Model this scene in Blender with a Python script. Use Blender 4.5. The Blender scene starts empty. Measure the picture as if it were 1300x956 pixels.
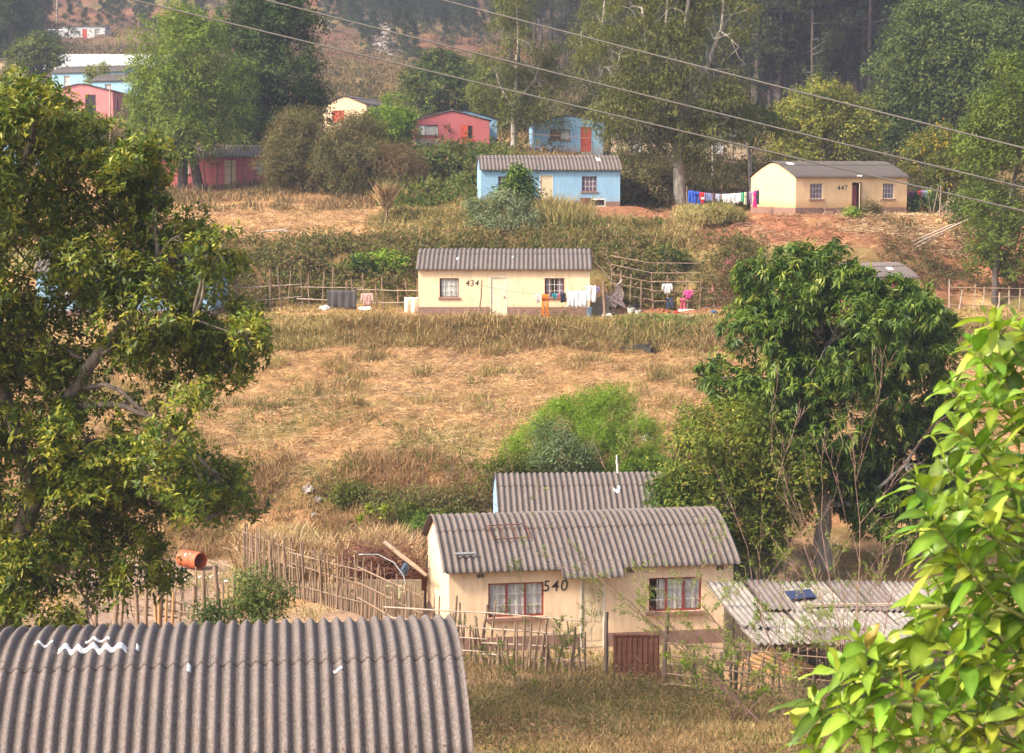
import bpy, math, random
import numpy as np
from mathutils import Vector, Matrix
R = math.radians
random.seed(7)
scene = bpy.context.scene
COL = scene.collection
# ------------------------------------------------------------------ camera geometry of the place
F = 2400.0; PITCH = math.atan(253/2400.0); CA, SA = math.cos(PITCH), math.sin(PITCH)
def zat(py, Y):
    up = -(py-478)/F
    return Y*(up*CA-SA)/(CA+up*SA)
def xat(px, py, Y):
    up = -(py-478)/F
    return Y*((px-650)/F)/(CA+up*SA)
def P(px, py, Y):
    return Vector((xat(px, py, Y), Y, zat(py, Y)))

# ------------------------------------------------------------------ noise
def _hash(ix, iy, iz, seed):
    h = (ix.astype(np.int64)*374761393 + iy.astype(np.int64)*668265263 + iz.astype(np.int64)*2147483647 + seed*1274126177) & 0xffffffff
    h = ((h ^ (h >> 13))*1274126177) & 0xffffffff
    h = (h ^ (h >> 16)) & 0xffffffff
    return h/4294967295.0
def vnoise(x, y, z=None, seed=0):
    x = np.asarray(x, float); y = np.asarray(y, float)
    z = np.zeros_like(x) if z is None else np.asarray(z, float)
    x0, y0, z0 = np.floor(x), np.floor(y), np.floor(z)
    fx, fy, fz = x-x0, y-y0, z-z0
    fx, fy, fz = [f*f*(3-2*f) for f in (fx, fy, fz)]
    r = 0
    for dx in (0, 1):
        for dy in (0, 1):
            for dz in (0, 1):
                w = (fx if dx else 1-fx)*(fy if dy else 1-fy)*(fz if dz else 1-fz)
                r = r + w*_hash(x0+dx, y0+dy, z0+dz, seed)
    return r
def fbm(x, y, z=None, octv=4, seed=0):
    r = 0; a = .5; t = 0; f = 1.0
    for o in range(octv):
        r = r + a*vnoise(np.asarray(x)*f, np.asarray(y)*f, None if z is None else np.asarray(z)*f, seed+o*17)
        t += a; a *= .5; f *= 2.03
    return r/t
def sstep(a, b, x):
    t = np.clip((x-a)/(b-a), 0, 1)
    return t*t*(3-2*t)

# ------------------------------------------------------------------ object helpers
def tag(o, label=None, cat=None, group=None, kind=None):
    if label: o['label'] = label
    if cat: o['category'] = cat
    if group: o['group'] = group
    if kind: o['kind'] = kind
    return o
def empty(name, loc, label, cat, group=None, rz=0):
    o = bpy.data.objects.new(name, None); COL.objects.link(o)
    o.location = loc; o.rotation_euler = (0, 0, rz); o.empty_display_size = .2
    return tag(o, label, cat, group)
def link(name, me, mat=None, parent=None, loc=(0, 0, 0)):
    o = bpy.data.objects.new(name, me); COL.objects.link(o)
    if mat is not None and len(me.materials) == 0: me.materials.append(mat)
    if parent is not None: o.parent = parent
    o.location = loc
    return o
def copy_tree(o, parent=None):
    c = o.copy(); COL.objects.link(c); c.parent = parent
    for ch in KIDS.get(o.name, []): copy_tree(ch, c)
    return c
KIDS = {}
def refresh_kids():
    KIDS.clear()
    for o in COL.objects:
        if o.parent: KIDS.setdefault(o.parent.name, []).append(o)

class MB:
    """collects shapes into one mesh"""
    def __init__(s): s.v = []; s.f = []; s.smooth = False
    def add(s, vs, fs):
        b = len(s.v); s.v += [tuple(v) for v in vs]; s.f += [tuple(b+i for i in f) for f in fs]; return s
    def box(s, x0, x1, y0, y1, z0, z1):
        return s.add([(x0,y0,z0),(x1,y0,z0),(x1,y1,z0),(x0,y1,z0),(x0,y0,z1),(x1,y0,z1),(x1,y1,z1),(x0,y1,z1)],
                     [(0,3,2,1),(4,5,6,7),(0,1,5,4),(1,2,6,5),(2,3,7,6),(3,0,4,7)])
    def obox(s, c, sx, sy, sz, rot):
        m = rot if isinstance(rot, Matrix) else Matrix.Rotation(rot, 3, 'Z')
        b = MB().box(-sx/2, sx/2, -sy/2, sy/2, -sz/2, sz/2)
        return s.add([m @ Vector(v) + Vector(c) for v in b.v], b.f)
    def tube(s, pts, rad, n=6, cap=True):
        pts = [Vector(p) for p in pts]
        if not hasattr(rad, '__len__'): rad = [rad]*len(pts)
        b = len(s.v); ref = None
        for i, p in enumerate(pts):
            d = (pts[min(i+1, len(pts)-1)] - pts[max(i-1, 0)])
            if d.length < 1e-9: d = Vector((0, 0, 1))
            d.normalize()
            if ref is None:
                ref = d.orthogonal().normalized()
            ref = (ref - d*ref.dot(d))
            if ref.length < 1e-6: ref = d.orthogonal()
            ref.normalize(); bi = d.cross(ref)
            for k in range(n):
                a = 2*math.pi*k/n
                s.v.append(tuple(p + (ref*math.cos(a)+bi*math.sin(a))*rad[i]))
        for i in range(len(pts)-1):
            for k in range(n):
                a0 = b+i*n+k; a1 = b+i*n+(k+1) % n
                s.f.append((a0, a1, a1+n, a0+n))
        if cap:
            s.f.append(tuple(b+k for k in range(n))[::-1]); e = b+(len(pts)-1)*n
            s.f.append(tuple(e+k for k in range(n)))
        return s
    def lathe(s, prof, n=16, c=(0, 0, 0)):
        b = len(s.v)
        for r, z in prof:
            for k in range(n):
                a = 2*math.pi*k/n
                s.v.append((c[0]+r*math.cos(a), c[1]+r*math.sin(a), c[2]+z))
        for i in range(len(prof)-1):
            for k in range(n):
                a0 = b+i*n+k; a1 = b+i*n+(k+1) % n
                s.f.append((a0, a1, a1+n, a0+n))
        return s
    def blob(s, c, r, seed=0, n=10, m=7, amp=.25):
        rg = random.Random(seed); b = len(s.v)
        r = (r, r, r) if not hasattr(r, '__len__') else r
        ph = [rg.random()*6 for _ in range(4)]
        for j in range(m+1):
            th = math.pi*j/m
            for k in range(n):
                a = 2*math.pi*k/n
                q = 1+amp*(math.sin(2*a+ph[0])*math.sin(3*th+ph[1])+.6*math.sin(3*a+ph[2]+2*th)+.5*(rg.random()-.5))
                s.v.append((c[0]+r[0]*q*math.sin(th)*math.cos(a), c[1]+r[1]*q*math.sin(th)*math.sin(a), c[2]+r[2]*q*math.cos(th)))
        for j in range(m):
            for k in range(n):
                a0 = b+j*n+k; a1 = b+j*n+(k+1) % n
                s.f.append((a0, a0+n, a1+n, a1))
        return s
    def mesh(s, name, smooth=False):
        me = bpy.data.meshes.new(name); me.from_pydata(s.v, [], s.f)
        if smooth: me.polygons.foreach_set('use_smooth', [True]*len(me.polygons))
        me.update(); return me
    def build(s, name, mat, parent=None, loc=(0, 0, 0), smooth=False):
        return link(name, s.mesh(name, smooth), mat, parent, loc)

def np_mesh(name, v, f, col=None, smooth=False):
    """v (n,3), f (m,k) arrays; col (n,3)"""
    me = bpy.data.meshes.new(name); k = f.shape[1]
    me.vertices.add(len(v)); me.vertices.foreach_set('co', v.astype(np.float32).ravel())
    me.loops.add(f.size); me.loops.foreach_set('vertex_index', f.astype(np.int32).ravel())
    me.polygons.add(len(f)); me.polygons.foreach_set('loop_start', (np.arange(len(f))*k).astype(np.int32))
    if smooth: me.polygons.foreach_set('use_smooth', np.ones(len(f), bool))
    if col is not None:
        a = me.color_attributes.new('Col', 'FLOAT_COLOR', 'POINT')
        c = np.ones((len(v), 4), np.float32); c[:, :3] = np.clip(col, 0, 1)
        a.data.foreach_set('color', c.ravel())
    me.update(calc_edges=True); me.validate(); return me

# ------------------------------------------------------------------ materials
def newmat(name):
    m = bpy.data.materials.new(name); m.use_nodes = True; nt = m.node_tree; nt.nodes.clear()
    out = nt.nodes.new('ShaderNodeOutputMaterial'); b = nt.nodes.new('ShaderNodeBsdfPrincipled')
    nt.links.new(b.outputs[0], out.inputs[0]); return m, nt, b, out
def coords(nt, scale=(1, 1, 1), kind='Object'):
    tc = nt.nodes.new('ShaderNodeTexCoord'); mp = nt.nodes.new('ShaderNodeMapping')
    mp.inputs['Scale'].default_value = scale; nt.links.new(tc.outputs[kind], mp.inputs[0]); return mp.outputs[0]
def noise(nt, vec, scale, detail=4, rough=.6):
    n = nt.nodes.new('ShaderNodeTexNoise'); n.inputs['Scale'].default_value = scale
    n.inputs['Detail'].default_value = detail; n.inputs['Roughness'].default_value = rough
    nt.links.new(vec, n.inputs['Vector']); return n.outputs['Fac']
def ramp(nt, fac, stops):
    r = nt.nodes.new('ShaderNodeValToRGB'); e = r.color_ramp.elements
    while len(e) < len(stops): e.new(.5)
    for i, (p, c) in enumerate(stops):
        e[i].position = p; e[i].color = (*c, 1) if len(c) == 3 else c
    nt.links.new(fac, r.inputs[0]); return r.outputs[0]
def mixc(nt, fac, a, b, mode='MIX'):
    m = nt.nodes.new('ShaderNodeMix'); m.data_type = 'RGBA'; m.blend_type = mode
    if isinstance(fac, (int, float)): m.inputs[0].default_value = fac
    else: nt.links.new(fac, m.inputs[0])
    for i, v in ((6, a), (7, b)):
        if isinstance(v, tuple): m.inputs[i].default_value = (*v, 1)
        else: nt.links.new(v, m.inputs[i])
    return m.outputs[2]
def bump(nt, b, h, strength=.3, dist=.02):
    n = nt.nodes.new('ShaderNodeBump'); n.inputs['Strength'].default_value = strength; n.inputs['Distance'].default_value = dist
    nt.links.new(h, n.inputs['Height']); nt.links.new(n.outputs[0], b.inputs['Normal'])
def attr(nt, name='Col'):
    a = nt.nodes.new('ShaderNodeAttribute'); a.attribute_name = name; return a.outputs['Color']
def grey(v): return (v, v, v)
def mul(c, k): return tuple(x*k for x in c)

def simple(name, c, rough=.7, var=.25, scale=6, metal=0, bmp=.2, dist=.01, aniso=(1, 1, 1)):
    m, nt, b, o = newmat(name); vec = coords(nt, aniso)
    n = noise(nt, vec, scale)
    nt.links.new(ramp(nt, n, [(.3, mul(c, 1-var)), (.7, mul(c, 1+var*.6))]), b.inputs['Base Color'])
    b.inputs['Roughness'].default_value = rough; b.inputs['Metallic'].default_value = metal
    if bmp: bump(nt, b, noise(nt, vec, scale*4), bmp, dist)
    return m
def paint_wall(name, c, dirt=(.33, .2, .11), amt=.5, low=.8):
    m, nt, b, o = newmat(name); vec = coords(nt)
    big = noise(nt, vec, .9, 5, .65); fine = noise(nt, vec, 14, 5, .7)
    streak = noise(nt, coords(nt, (5, 5, .55)), 1.6, 4, .6)
    c1 = ramp(nt, big, [(.3, mul(c, .88)), (.55, c), (.75, mul(c, 1.05))])
    c2 = mixc(nt, ramp(nt, streak, [(.5, grey(0)), (.74, grey(.5))]), c1, (c[0]*.62, c[1]*.58, c[2]*.55))
    c2 = mixc(nt, ramp(nt, noise(nt, vec, 2.6, 6, .7), [(.56, grey(0)), (.62, grey(.22)), (.75, grey(.3))]), c2, (min(1, c[0]*1.12), min(1, c[1]*1.1), min(1, c[2]*1.12)))
    # rain splash and dust on the lowest part of the wall, ragged by noise
    sep = nt.nodes.new('ShaderNodeSeparateXYZ'); nt.links.new(coords(nt), sep.inputs[0])
    ma = nt.nodes.new('ShaderNodeMath'); ma.operation = 'MULTIPLY_ADD'; ma.inputs[1].default_value = -1/low; ma.inputs[2].default_value = 1.15
    nt.links.new(sep.outputs[2], ma.inputs[0])
    mm = nt.nodes.new('ShaderNodeMath'); mm.operation = 'MULTIPLY'; nt.links.new(ma.outputs[0], mm.inputs[0]); nt.links.new(big, mm.inputs[1])
    c3 = mixc(nt, ramp(nt, mm.outputs[0], [(.12, grey(0)), (.5, grey(amt))]), c2, dirt)
    c4 = mixc(nt, ramp(nt, fine, [(.62, grey(0)), (.74, grey(.35))]), c3, mul(c, .6))
    nt.links.new(c4, b.inputs['Base Color']); b.inputs['Roughness'].default_value = .9
    bump(nt, b, fine, .25, .01); return m
def asbestos(name, c=(.25, .225, .21), pitch=None):
    m, nt, b, o = newmat(name)
    v = coords(nt); n1 = noise(nt, v, 1.2, 5, .7); n2 = noise(nt, coords(nt, (9, 3, 3)), 5, 5, .75); n3 = noise(nt, v, 45, 4, .7); v4 = coords(nt, (24, 6, 6)); v4.node.inputs['Rotation'].default_value = (0, 0, .5); n4 = noise(nt, v4, 3, 4, .8)
    a = ramp(nt, n1, [(.3, mul(c, .78)), (.5, c), (.72, (c[0]*1.22, c[1]*1.16, c[2]*1.1))])
    a = mixc(nt, ramp(nt, n2, [(.38, grey(.8)), (.56, grey(0))]), a, mul(c, .38))
    a = mixc(nt, ramp(nt, noise(nt, coords(nt, (1.3, .5, .5)), 2.2, 5, .75), [(.5, grey(0)), (.66, grey(.5))]), a, (c[0]*.75, c[1]*.6, c[2]*.5))
    a = mixc(nt, ramp(nt, n2, [(.6, grey(0)), (.82, grey(.6))]), a, (c[0]*1.9, c[1]*1.85, c[2]*1.8))
    a = mixc(nt, ramp(nt, n3, [(.58, grey(0)), (.7, grey(.35))]), a, mul(c, .5))
    vo = nt.nodes.new('ShaderNodeTexVoronoi'); vo.inputs['Scale'].default_value = 7; nt.links.new(coords(nt), vo.inputs['Vector'])
    a = mixc(nt, ramp(nt, vo.outputs['Distance'], [(.05, grey(.5)), (.16, grey(0))]), a, (c[0]*1.9, c[1]*1.95, c[2]*1.8))
    a = mixc(nt, ramp(nt, n4, [(.47, grey(0)), (.66, grey(.6))]), a, (c[0]*2.5, c[1]*2.5, c[2]*2.5))
    if pitch:      # troughs darkened in the sheet colour to deepen their shade, ragged by noise
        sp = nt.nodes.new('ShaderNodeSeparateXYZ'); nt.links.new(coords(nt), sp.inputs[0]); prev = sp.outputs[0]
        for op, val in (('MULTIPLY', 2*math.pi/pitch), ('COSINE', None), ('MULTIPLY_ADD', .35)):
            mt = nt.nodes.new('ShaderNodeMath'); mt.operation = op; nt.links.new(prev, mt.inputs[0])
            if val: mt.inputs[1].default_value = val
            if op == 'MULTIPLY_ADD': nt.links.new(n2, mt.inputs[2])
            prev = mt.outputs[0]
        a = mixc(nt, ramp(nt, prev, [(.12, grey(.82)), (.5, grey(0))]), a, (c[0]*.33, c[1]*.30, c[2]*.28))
    nt.links.new(a, b.inputs['Base Color']); b.inputs['Roughness'].default_value = .85
    bump(nt, b, n3, .35, .006); return m
def leafmat(name, trans=.3, rough=.45, spec=.5):
    m, nt, b, out = newmat(name); c = attr(nt)
    n = noise(nt, coords(nt), 9, 3)
    cc = mixc(nt, 1.0, c, ramp(nt, n, [(.25, grey(.72)), (.75, grey(1.0))]), 'MULTIPLY')
    nt.links.new(cc, b.inputs['Base Color']); b.inputs['Roughness'].default_value = rough
    b.inputs['Specular IOR Level'].default_value = spec
    t = nt.nodes.new('ShaderNodeBsdfTranslucent'); nt.links.new(mixc(nt, 1.0, cc, (1.0, 1.0, .5), 'MULTIPLY'), t.inputs[0])
    mx = nt.nodes.new('ShaderNodeMixShader'); mx.inputs[0].default_value = trans
    nt.links.new(b.outputs[0], mx.inputs[1]); nt.links.new(t.outputs[0], mx.inputs[2]); nt.links.new(mx.outputs[0], out.inputs[0])
    return m
def glassmat(name):
    m, nt, b, out = newmat(name)
    g = nt.nodes.new('ShaderNodeBsdfGlossy'); g.inputs['Roughness'].default_value = .04
    t = nt.nodes.new('ShaderNodeBsdfTransparent'); t.inputs[0].default_value = (.93, .95, .95, 1)
    mx = nt.nodes.new('ShaderNodeMixShader'); mx.inputs[0].default_value = .1; nt.links.new(t.outputs[0], mx.inputs[1]); nt.links.new(g.outputs[0], mx.inputs[2])
    nt.links.new(mx.outputs[0], out.inputs[0]); return m
def barkmat(name, c, pale=None):
    m, nt, b, o = newmat(name); v = coords(nt, (1, 1, .3)); n = noise(nt, v, 7, 5, .7)
    pale = pale or mul(c, 1.9)
    nt.links.new(ramp(nt, n, [(.32, mul(c, .6)), (.5, c), (.68, pale)]), b.inputs['Base Color']); b.inputs['Roughness'].default_value = .95
    bump(nt, b, noise(nt, v, 22, 5, .7), .7, .03); return m
M = {}
M['leaf'] = leafmat('leaf', .38, .6, .2); M['leaf_gloss'] = leafmat('leaf_gloss', .36, .42, .35)
_rm = {}
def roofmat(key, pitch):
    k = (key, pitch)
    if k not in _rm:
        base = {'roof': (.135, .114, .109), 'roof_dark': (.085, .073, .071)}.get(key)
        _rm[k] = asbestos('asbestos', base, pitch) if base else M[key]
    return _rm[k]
M['leaf_near'] = leafmat('leaf_near', .42, .36, .4)
M['straw'] = leafmat('straw', .15, .8, .15)
M['roof'] = asbestos('asbestos_sheet', (.15, .128, .122)); M['roof_dark'] = asbestos('asbestos_dark', (.085, .072, .070)); M['roof_pale'] = asbestos('asbestos_pale', (.22, .20, .185))
M['cream'] = paint_wall('cream_paint', (.84, .64, .435)); M['blue'] = paint_wall('blue_paint', (.26, .46, .66), amt=.3)
M['cream447'] = paint_wall('cream_paint_dusty', (.80, .57, .34), (.42, .21, .09), .8, 1.1)
M['pink'] = paint_wall('pink_paint', (.52, .15, .17), (.30, .12, .08), .35); M['pink_far'] = paint_wall('pink_paint_pale', (.66, .25, .27), (.4, .2, .12), .4)
M['white_wall'] = paint_wall('white_paint', (.62, .65, .66), (.4, .3, .22), .3); M['tan_wall'] = paint_wall('tan_wall', (.45, .35, .24), (.3, .18, .1), .4)
M['plinth'] = simple('plinth_paint', (.25, .155, .125), .9, .25, 4)
M['cream_door'] = simple('cream_door', (.68, .56, .38), .6, .12, 3); M['white_door'] = simple('white_door', (.74, .64, .48), .6, .15, 3)
M['brown_trim'] = simple('brown_trim', (.16, .08, .06), .6, .3, 8); M['red_trim'] = simple('red_trim', (.26, .045, .04), .5, .3, 8)
M['white_trim'] = simple('white_trim', (.7, .68, .62), .5, .15, 8); M['red_door'] = simple('red_door', (.55, .09, .05), .6, .25, 4)
M['dark'] = simple('dark_board_and_gap', (.03, .028, .027), .8, .3, 4); M['glass'] = glassmat('window_glass')  # the near-black also serves as painted shade inside open doorways
M['sill'] = simple('sill_paint', (.28, .16, .12), .8, .25, 6)
M['curtain'] = simple('net_curtain', (.86, .86, .87), .9, .2, 5, bmp=.3, dist=.02, aniso=(9, 1, .4)); M['curtain_mauve'] = simple('mauve_curtain', (.34, .25, .38), .9, .4, 5, aniso=(9, 1, .4))
M['stick'] = simple('weathered_stick', (.27, .19, .135), .95, .4, 3, aniso=(2, 2, 1)); M['stick_pale'] = simple('pale_pole', (.42, .34, .27), .95, .35, 3); M['stick_dark'] = simple('dark_post', (.14, .105, .085), .95, .4, 3)
M['steel'] = simple('grey_steel', (.3, .31, .33), .5, .2, 6, metal=.4); M['rust'] = simple('rusty_metal', (.16, .065, .04), .85, .4, 5)
M['orange_drum'] = simple('rusty_orange_drum', (.5, .115, .045), .6, .25, 3); M['black'] = simple('black_rubber', (.03, .03, .032), .7, .3, 6)
M['white_plastic'] = simple('white_plastic', (.72, .71, .68), .5, .15, 5); M['paper'] = simple('litter_white', (.7, .68, .66), .8, .2, 6)
M['grey_concrete'] = simple('grey_concrete', (.26, .22, .16), .95, .3, 5); M['brick'] = simple('red_brick', (.42, .15, .075), .95, .35, 5)
M['stone'] = simple('grey_stone', (.33, .29, .27), .95, .35, 3, bmp=.6, dist=.05); M['tar_patch'] = simple('white_sealant', (.78, .79, .8), .6, .15, 9)
M['wire'] = simple('cable', (.09, .085, .08), .6, .2, 4); M['old_white'] = simple('old_white_sheet', (.27, .245, .22), .8, .45, 3)
M['zinc'] = simple('white_zinc_sheet', (.5, .51, .52), .5, .25, 3)
M['plank'] = simple('sawn_plank', (.47, .27, .13), .9, .3, 4, aniso=(1, 6, 6)); M['numeral'] = simple('black_numeral', (.035, .03, .03), .6, .2, 8)
M['bark'] = barkmat('grey_bark', (.17, .14, .12)); M['bark_pale'] = barkmat('pale_bark', (.36, .32, .28), (.64, .6, .55)); M['bark_dark'] = barkmat('dark_bark', (.075, .06, .055))
M['bark_red'] = barkmat('reddish_twig', (.30, .19, .15))
_cl = {}
def cloth_mat(c):
    k = tuple(round(x, 3) for x in c)
    if k not in _cl: _cl[k] = simple('cloth', c, .9, .15, 9, bmp=.3, dist=.01)
    return _cl[k]
# ------------------------------------------------------------------ terrain
_near = [(-60,-1.4),(0,-1.75),(3,-2.5),(10,-6.4),(18,-9.9),(24,-10.7),(34,-11.3),(40,-12.3),(46,-13.2),(51,-13.4),(62,-13.3)]
_cols = [0, 250, 450, 650, 900, 1100, 1300]
_rows = {
 66:[705,705,703,700,695,695,695], 69.5:[665,665,662,660,660,660,660], 73:[615,612,603,600,603,603,603], 80:[530,530,530,535,540,540,540],
 88:[480,480,478,478,482,482,482], 93:[452,450,447,446,450,450,450], 94.4:[440,440,438,437,440,440,440], 95.6:[410,412,409,410,412,412,412],
 97.5:[403]*7, 104:[393]*7, 106:[362,360,358,356,358,362,372], 108.5:[330,328,328,325,328,332,355], 112:[308,305,304,300,302,304,328],
 116:[296,294,290,282,285,284,300], 119:[288,288,281,267,275,275,283], 124:[277,277,272,262,270,271,270], 129:[264,264,262,256,265,266,260],
 134:[252,252,246,225,243,250,245], 140:[241,241,232,206,222,232,232], 150:[222,224,210,193,206,212,212], 158:[205,206,196,189,198,204,204], 168:[180,180,178,180,192,196,196],
 180:[154,154,165,172,186,188,188], 200:[134,134,150,158,176,176,176], 230:[101,101,125,134,160,158,155], 260:[86,86,103,112,142,138,132],
 300:[64,64,78,88,118,110,100], 340:[46,48,54,60,92,82,72], 400:[18,20,22,25,55,40,30], 450:[-6,-4,-2,0,22,10,0], 520:[-45]*4+[-20,-30,-40],
 640:[-115]*7, 900:[-240]*7, 1500:[-330]*7}
_Ys = np.array([n[0] for n in _near]+sorted(_rows))
_Z = np.array([[n[1]]*7 for n in _near]+[[zat(p, y) for p in _rows[y]] for y in sorted(_rows)])
PADS = []   # (x, y, theta, halfx, halfy, z)
def terr(x, Y, rough=True):
    x = np.atleast_1d(np.asarray(x, float)); Y = np.atleast_1d(np.asarray(Y, float))
    wob = (fbm(x*.09+3, Y*.05, octv=3, seed=5)-.5)*1.8*sstep(62, 70, Y)
    Yw = Y+wob
    px = np.clip(650+F*x/np.maximum(Y, 30), 0, 1299.9)
    ci = np.clip(np.searchsorted(_cols, px, 'right')-1, 0, 5); ca = np.array(_cols, float)
    t = (px-ca[ci])/(ca[ci+1]-ca[ci])
    allz = np.stack([np.interp(Yw, _Ys, _Z[:, k]) for k in range(7)], 1)
    i = np.arange(len(x)); z = allz[i, ci]*(1-t)+allz[i, ci+1]*t
    if rough:
        amp = .12+.25*sstep(130, 250, Y)+1.6*sstep(250, 420, Y)
        z = z+(fbm(x*.45, Y*.45, octv=4, seed=2)-.5)*amp*2
        z = z+(fbm(x*1.25, Y*1.25, octv=3, seed=6)-.5)*.5*sstep(64, 68, Y)*sstep(135, 120, Y)
        z = z+(fbm(x*.06, Y*.06, octv=3, seed=9)-.5)*(5*sstep(230, 400, Y)+.5*sstep(66, 76, Y)*sstep(120, 90, Y))
        # erosion gully and cut bank under the terrace of the right-hand house
        g = np.exp(-(((650+F*x/np.maximum(Y, 30))-1225)/60)**2)*np.exp(-((Y-112)/4.5)**2)
        z = z-g*1.3*(.5+fbm(x*.8, Y*.5, octv=3, seed=44))
    for (cx, cy, th, hx, hy, pz) in PADS:
        dx, dy = x-cx, Y-cy
        lx = dx*math.cos(th)+dy*math.sin(th); ly = -dx*math.sin(th)+dy*math.cos(th)
        d = np.maximum(np.abs(lx)-hx, np.abs(ly)-hy)
        w = 1-sstep(.3, 2.2, d)
        z = z*(1-w)+pz*w
    return z
def gz(x, y): return float(terr(x, y)[0])
def on(px, Y):
    """ground point seen at column px, at distance Y"""
    x = (px-650)/F*Y
    for _ in range(3):
        z = gz(x, Y); dep = -z/Y
        # invert column for this height
        up = math.tan(math.atan2(z, Y)+PITCH)
        x = Y*((px-650)/F)/(CA+up*SA)
    return Vector((x, Y, z))

# ground colours: what grows and lies there (straw, red soil, weeds), by place
STRAW = np.array((.42, .235, .105)); STRAW2 = np.array((.54, .33, .165)); DRYG = np.array((.30, .21, .09)); SOIL = np.array((.31, .135, .075))
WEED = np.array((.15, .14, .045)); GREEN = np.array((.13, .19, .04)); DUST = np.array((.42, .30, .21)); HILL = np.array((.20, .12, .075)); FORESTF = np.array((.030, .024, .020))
def gcol(x, Y):
    px = 650+F*x/np.maximum(Y, 30)
    n1 = fbm(x*.22, Y*.22, octv=4, seed=21); n2 = fbm(x*1.1, Y*1.1, octv=3, seed=33); n3 = fbm(x*.5+9, Y*.5, octv=4, seed=55)
    def L(a, b, t): return a*(1-t)[:, None]+b*t[:, None]
    c = L(np.tile(STRAW, (len(x), 1)), np.tile(STRAW2, (len(x), 1)), n2)
    def put(c, colr, m): return c*(1-m)[:, None]+colr[None, :]*m[:, None]
    band = lambda a, b, w=1.5: sstep(a-w, a+w, Y)*(1-sstep(b-w, b+w, Y))
    pb = lambda a, b, w=20: sstep(a-w, a+w, px)*(1-sstep(b-w, b+w, px))
    c = put(c, DRYG, sstep(.5, .65, n3)*.55)
    c = put(c, SOIL*.8+DUST*.2, sstep(.56, .72, n1)*.35)
    c = put(c, DUST, band(-80, 66, 3)*sstep(.42, .6, n1)*.8)
    c = put(c, WEED*1.3, band(-80, 50, 3)*sstep(.45, .6, n3)*.7)
    c = put(c, DUST*np.array((.95, .95, 1.05)), band(46, 65, 1)*pb(90, 270, 25)*.85)      # trodden yard
    c = put(c, SOIL*.55+DRYG*.3, band(67, 75)*sstep(.35, .6, n1+.1)*.8)
    c = put(c, WEED, band(67, 74)*sstep(.4, .6, n3)*.5)
    c = put(c, WEED*1.5, band(73, 84)*pb(300, 640)*sstep(.5, .62, n3)*.6)
    c = put(c, DRYG*1.1, band(93.5, 96.2, .5)*.75); c = put(c, WEED*1.4, band(93.5, 96.2, .5)*sstep(.45, .6, n3)*.5)
    c = put(c, SOIL, band(97, 104, .6)*pb(752, 905, 8)*.85)
    c = put(c, GREEN*1.1, band(94, 98.4, .5)*pb(790, 890, 20)*.8)
    c = put(c, WEED*1.1, band(104, 110.5, 1)*.8*sstep(.2, .5, n3)); c = put(c, SOIL*.7, band(104, 110, 1)*sstep(.55, .7, n1)*.8)
    c = put(c, DRYG, band(110, 121)*pb(480, 800)*.7); c = put(c, WEED*1.3, band(110, 121)*pb(480, 860)*sstep(.42, .58, n3)*.8)
    c = put(c, SOIL*1.1, band(111.5, 126, 1)*pb(800, 1190, 30)*sstep(.3, .5, n3+.1))
    c = put(c, SOIL*1.05, band(106, 117, 1)*pb(1185, 1330, 20)*.9)
    c = put(c, SOIL*1.05, band(118, 124, .6)*pb(705, 820, 10)*.8)
    c = put(c, STRAW2*1.1, band(117, 123, .6)*pb(1080, 1230, 20)*.9*sstep(.3, .5, n2))
    c = put(c, WEED*.9+SOIL*.15, band(129, 152)*pb(470, 1300)*.85); c = put(c, SOIL*.5, band(130, 150)*pb(780, 1300)*sstep(.5, .6, n1)*.6)
    c = put(c, DRYG, band(152, 235)*.6); c = put(c, WEED, band(152, 235)*sstep(.45, .6, n3)*.6)
    far = sstep(225, 250, Y)
    hc = L(np.tile(HILL*.9+DRYG*.1, (len(x), 1)), np.tile(DRYG*.75+WEED*.3, (len(x), 1)), sstep(.4, .6, fbm(x*.05, Y*.03, octv=4, seed=71)))
    hc = put(hc, SOIL*.75+DUST*.1, sstep(.6, .7, fbm(x*.04+5, Y*.035, octv=4, seed=81))*.85)
    hc = put(hc, SOIL*.85+DUST*.08, band(375, 470, 12)*(1-sstep(430, 480, px))*sstep(.42, .56, fbm(x*.05, Y*.05, octv=4, seed=91)))
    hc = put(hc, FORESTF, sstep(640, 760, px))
    scar = np.exp(-((px-(470+.33*np.maximum(0, 400-Y)))/13)**2)*band(325, 392, 4); hc = put(hc, np.array((.42, .38, .33)), scar)
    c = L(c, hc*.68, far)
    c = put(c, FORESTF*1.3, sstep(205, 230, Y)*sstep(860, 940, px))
    return np.clip(c*(.7+.6*n2)[:, None], 0, 1)

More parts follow.
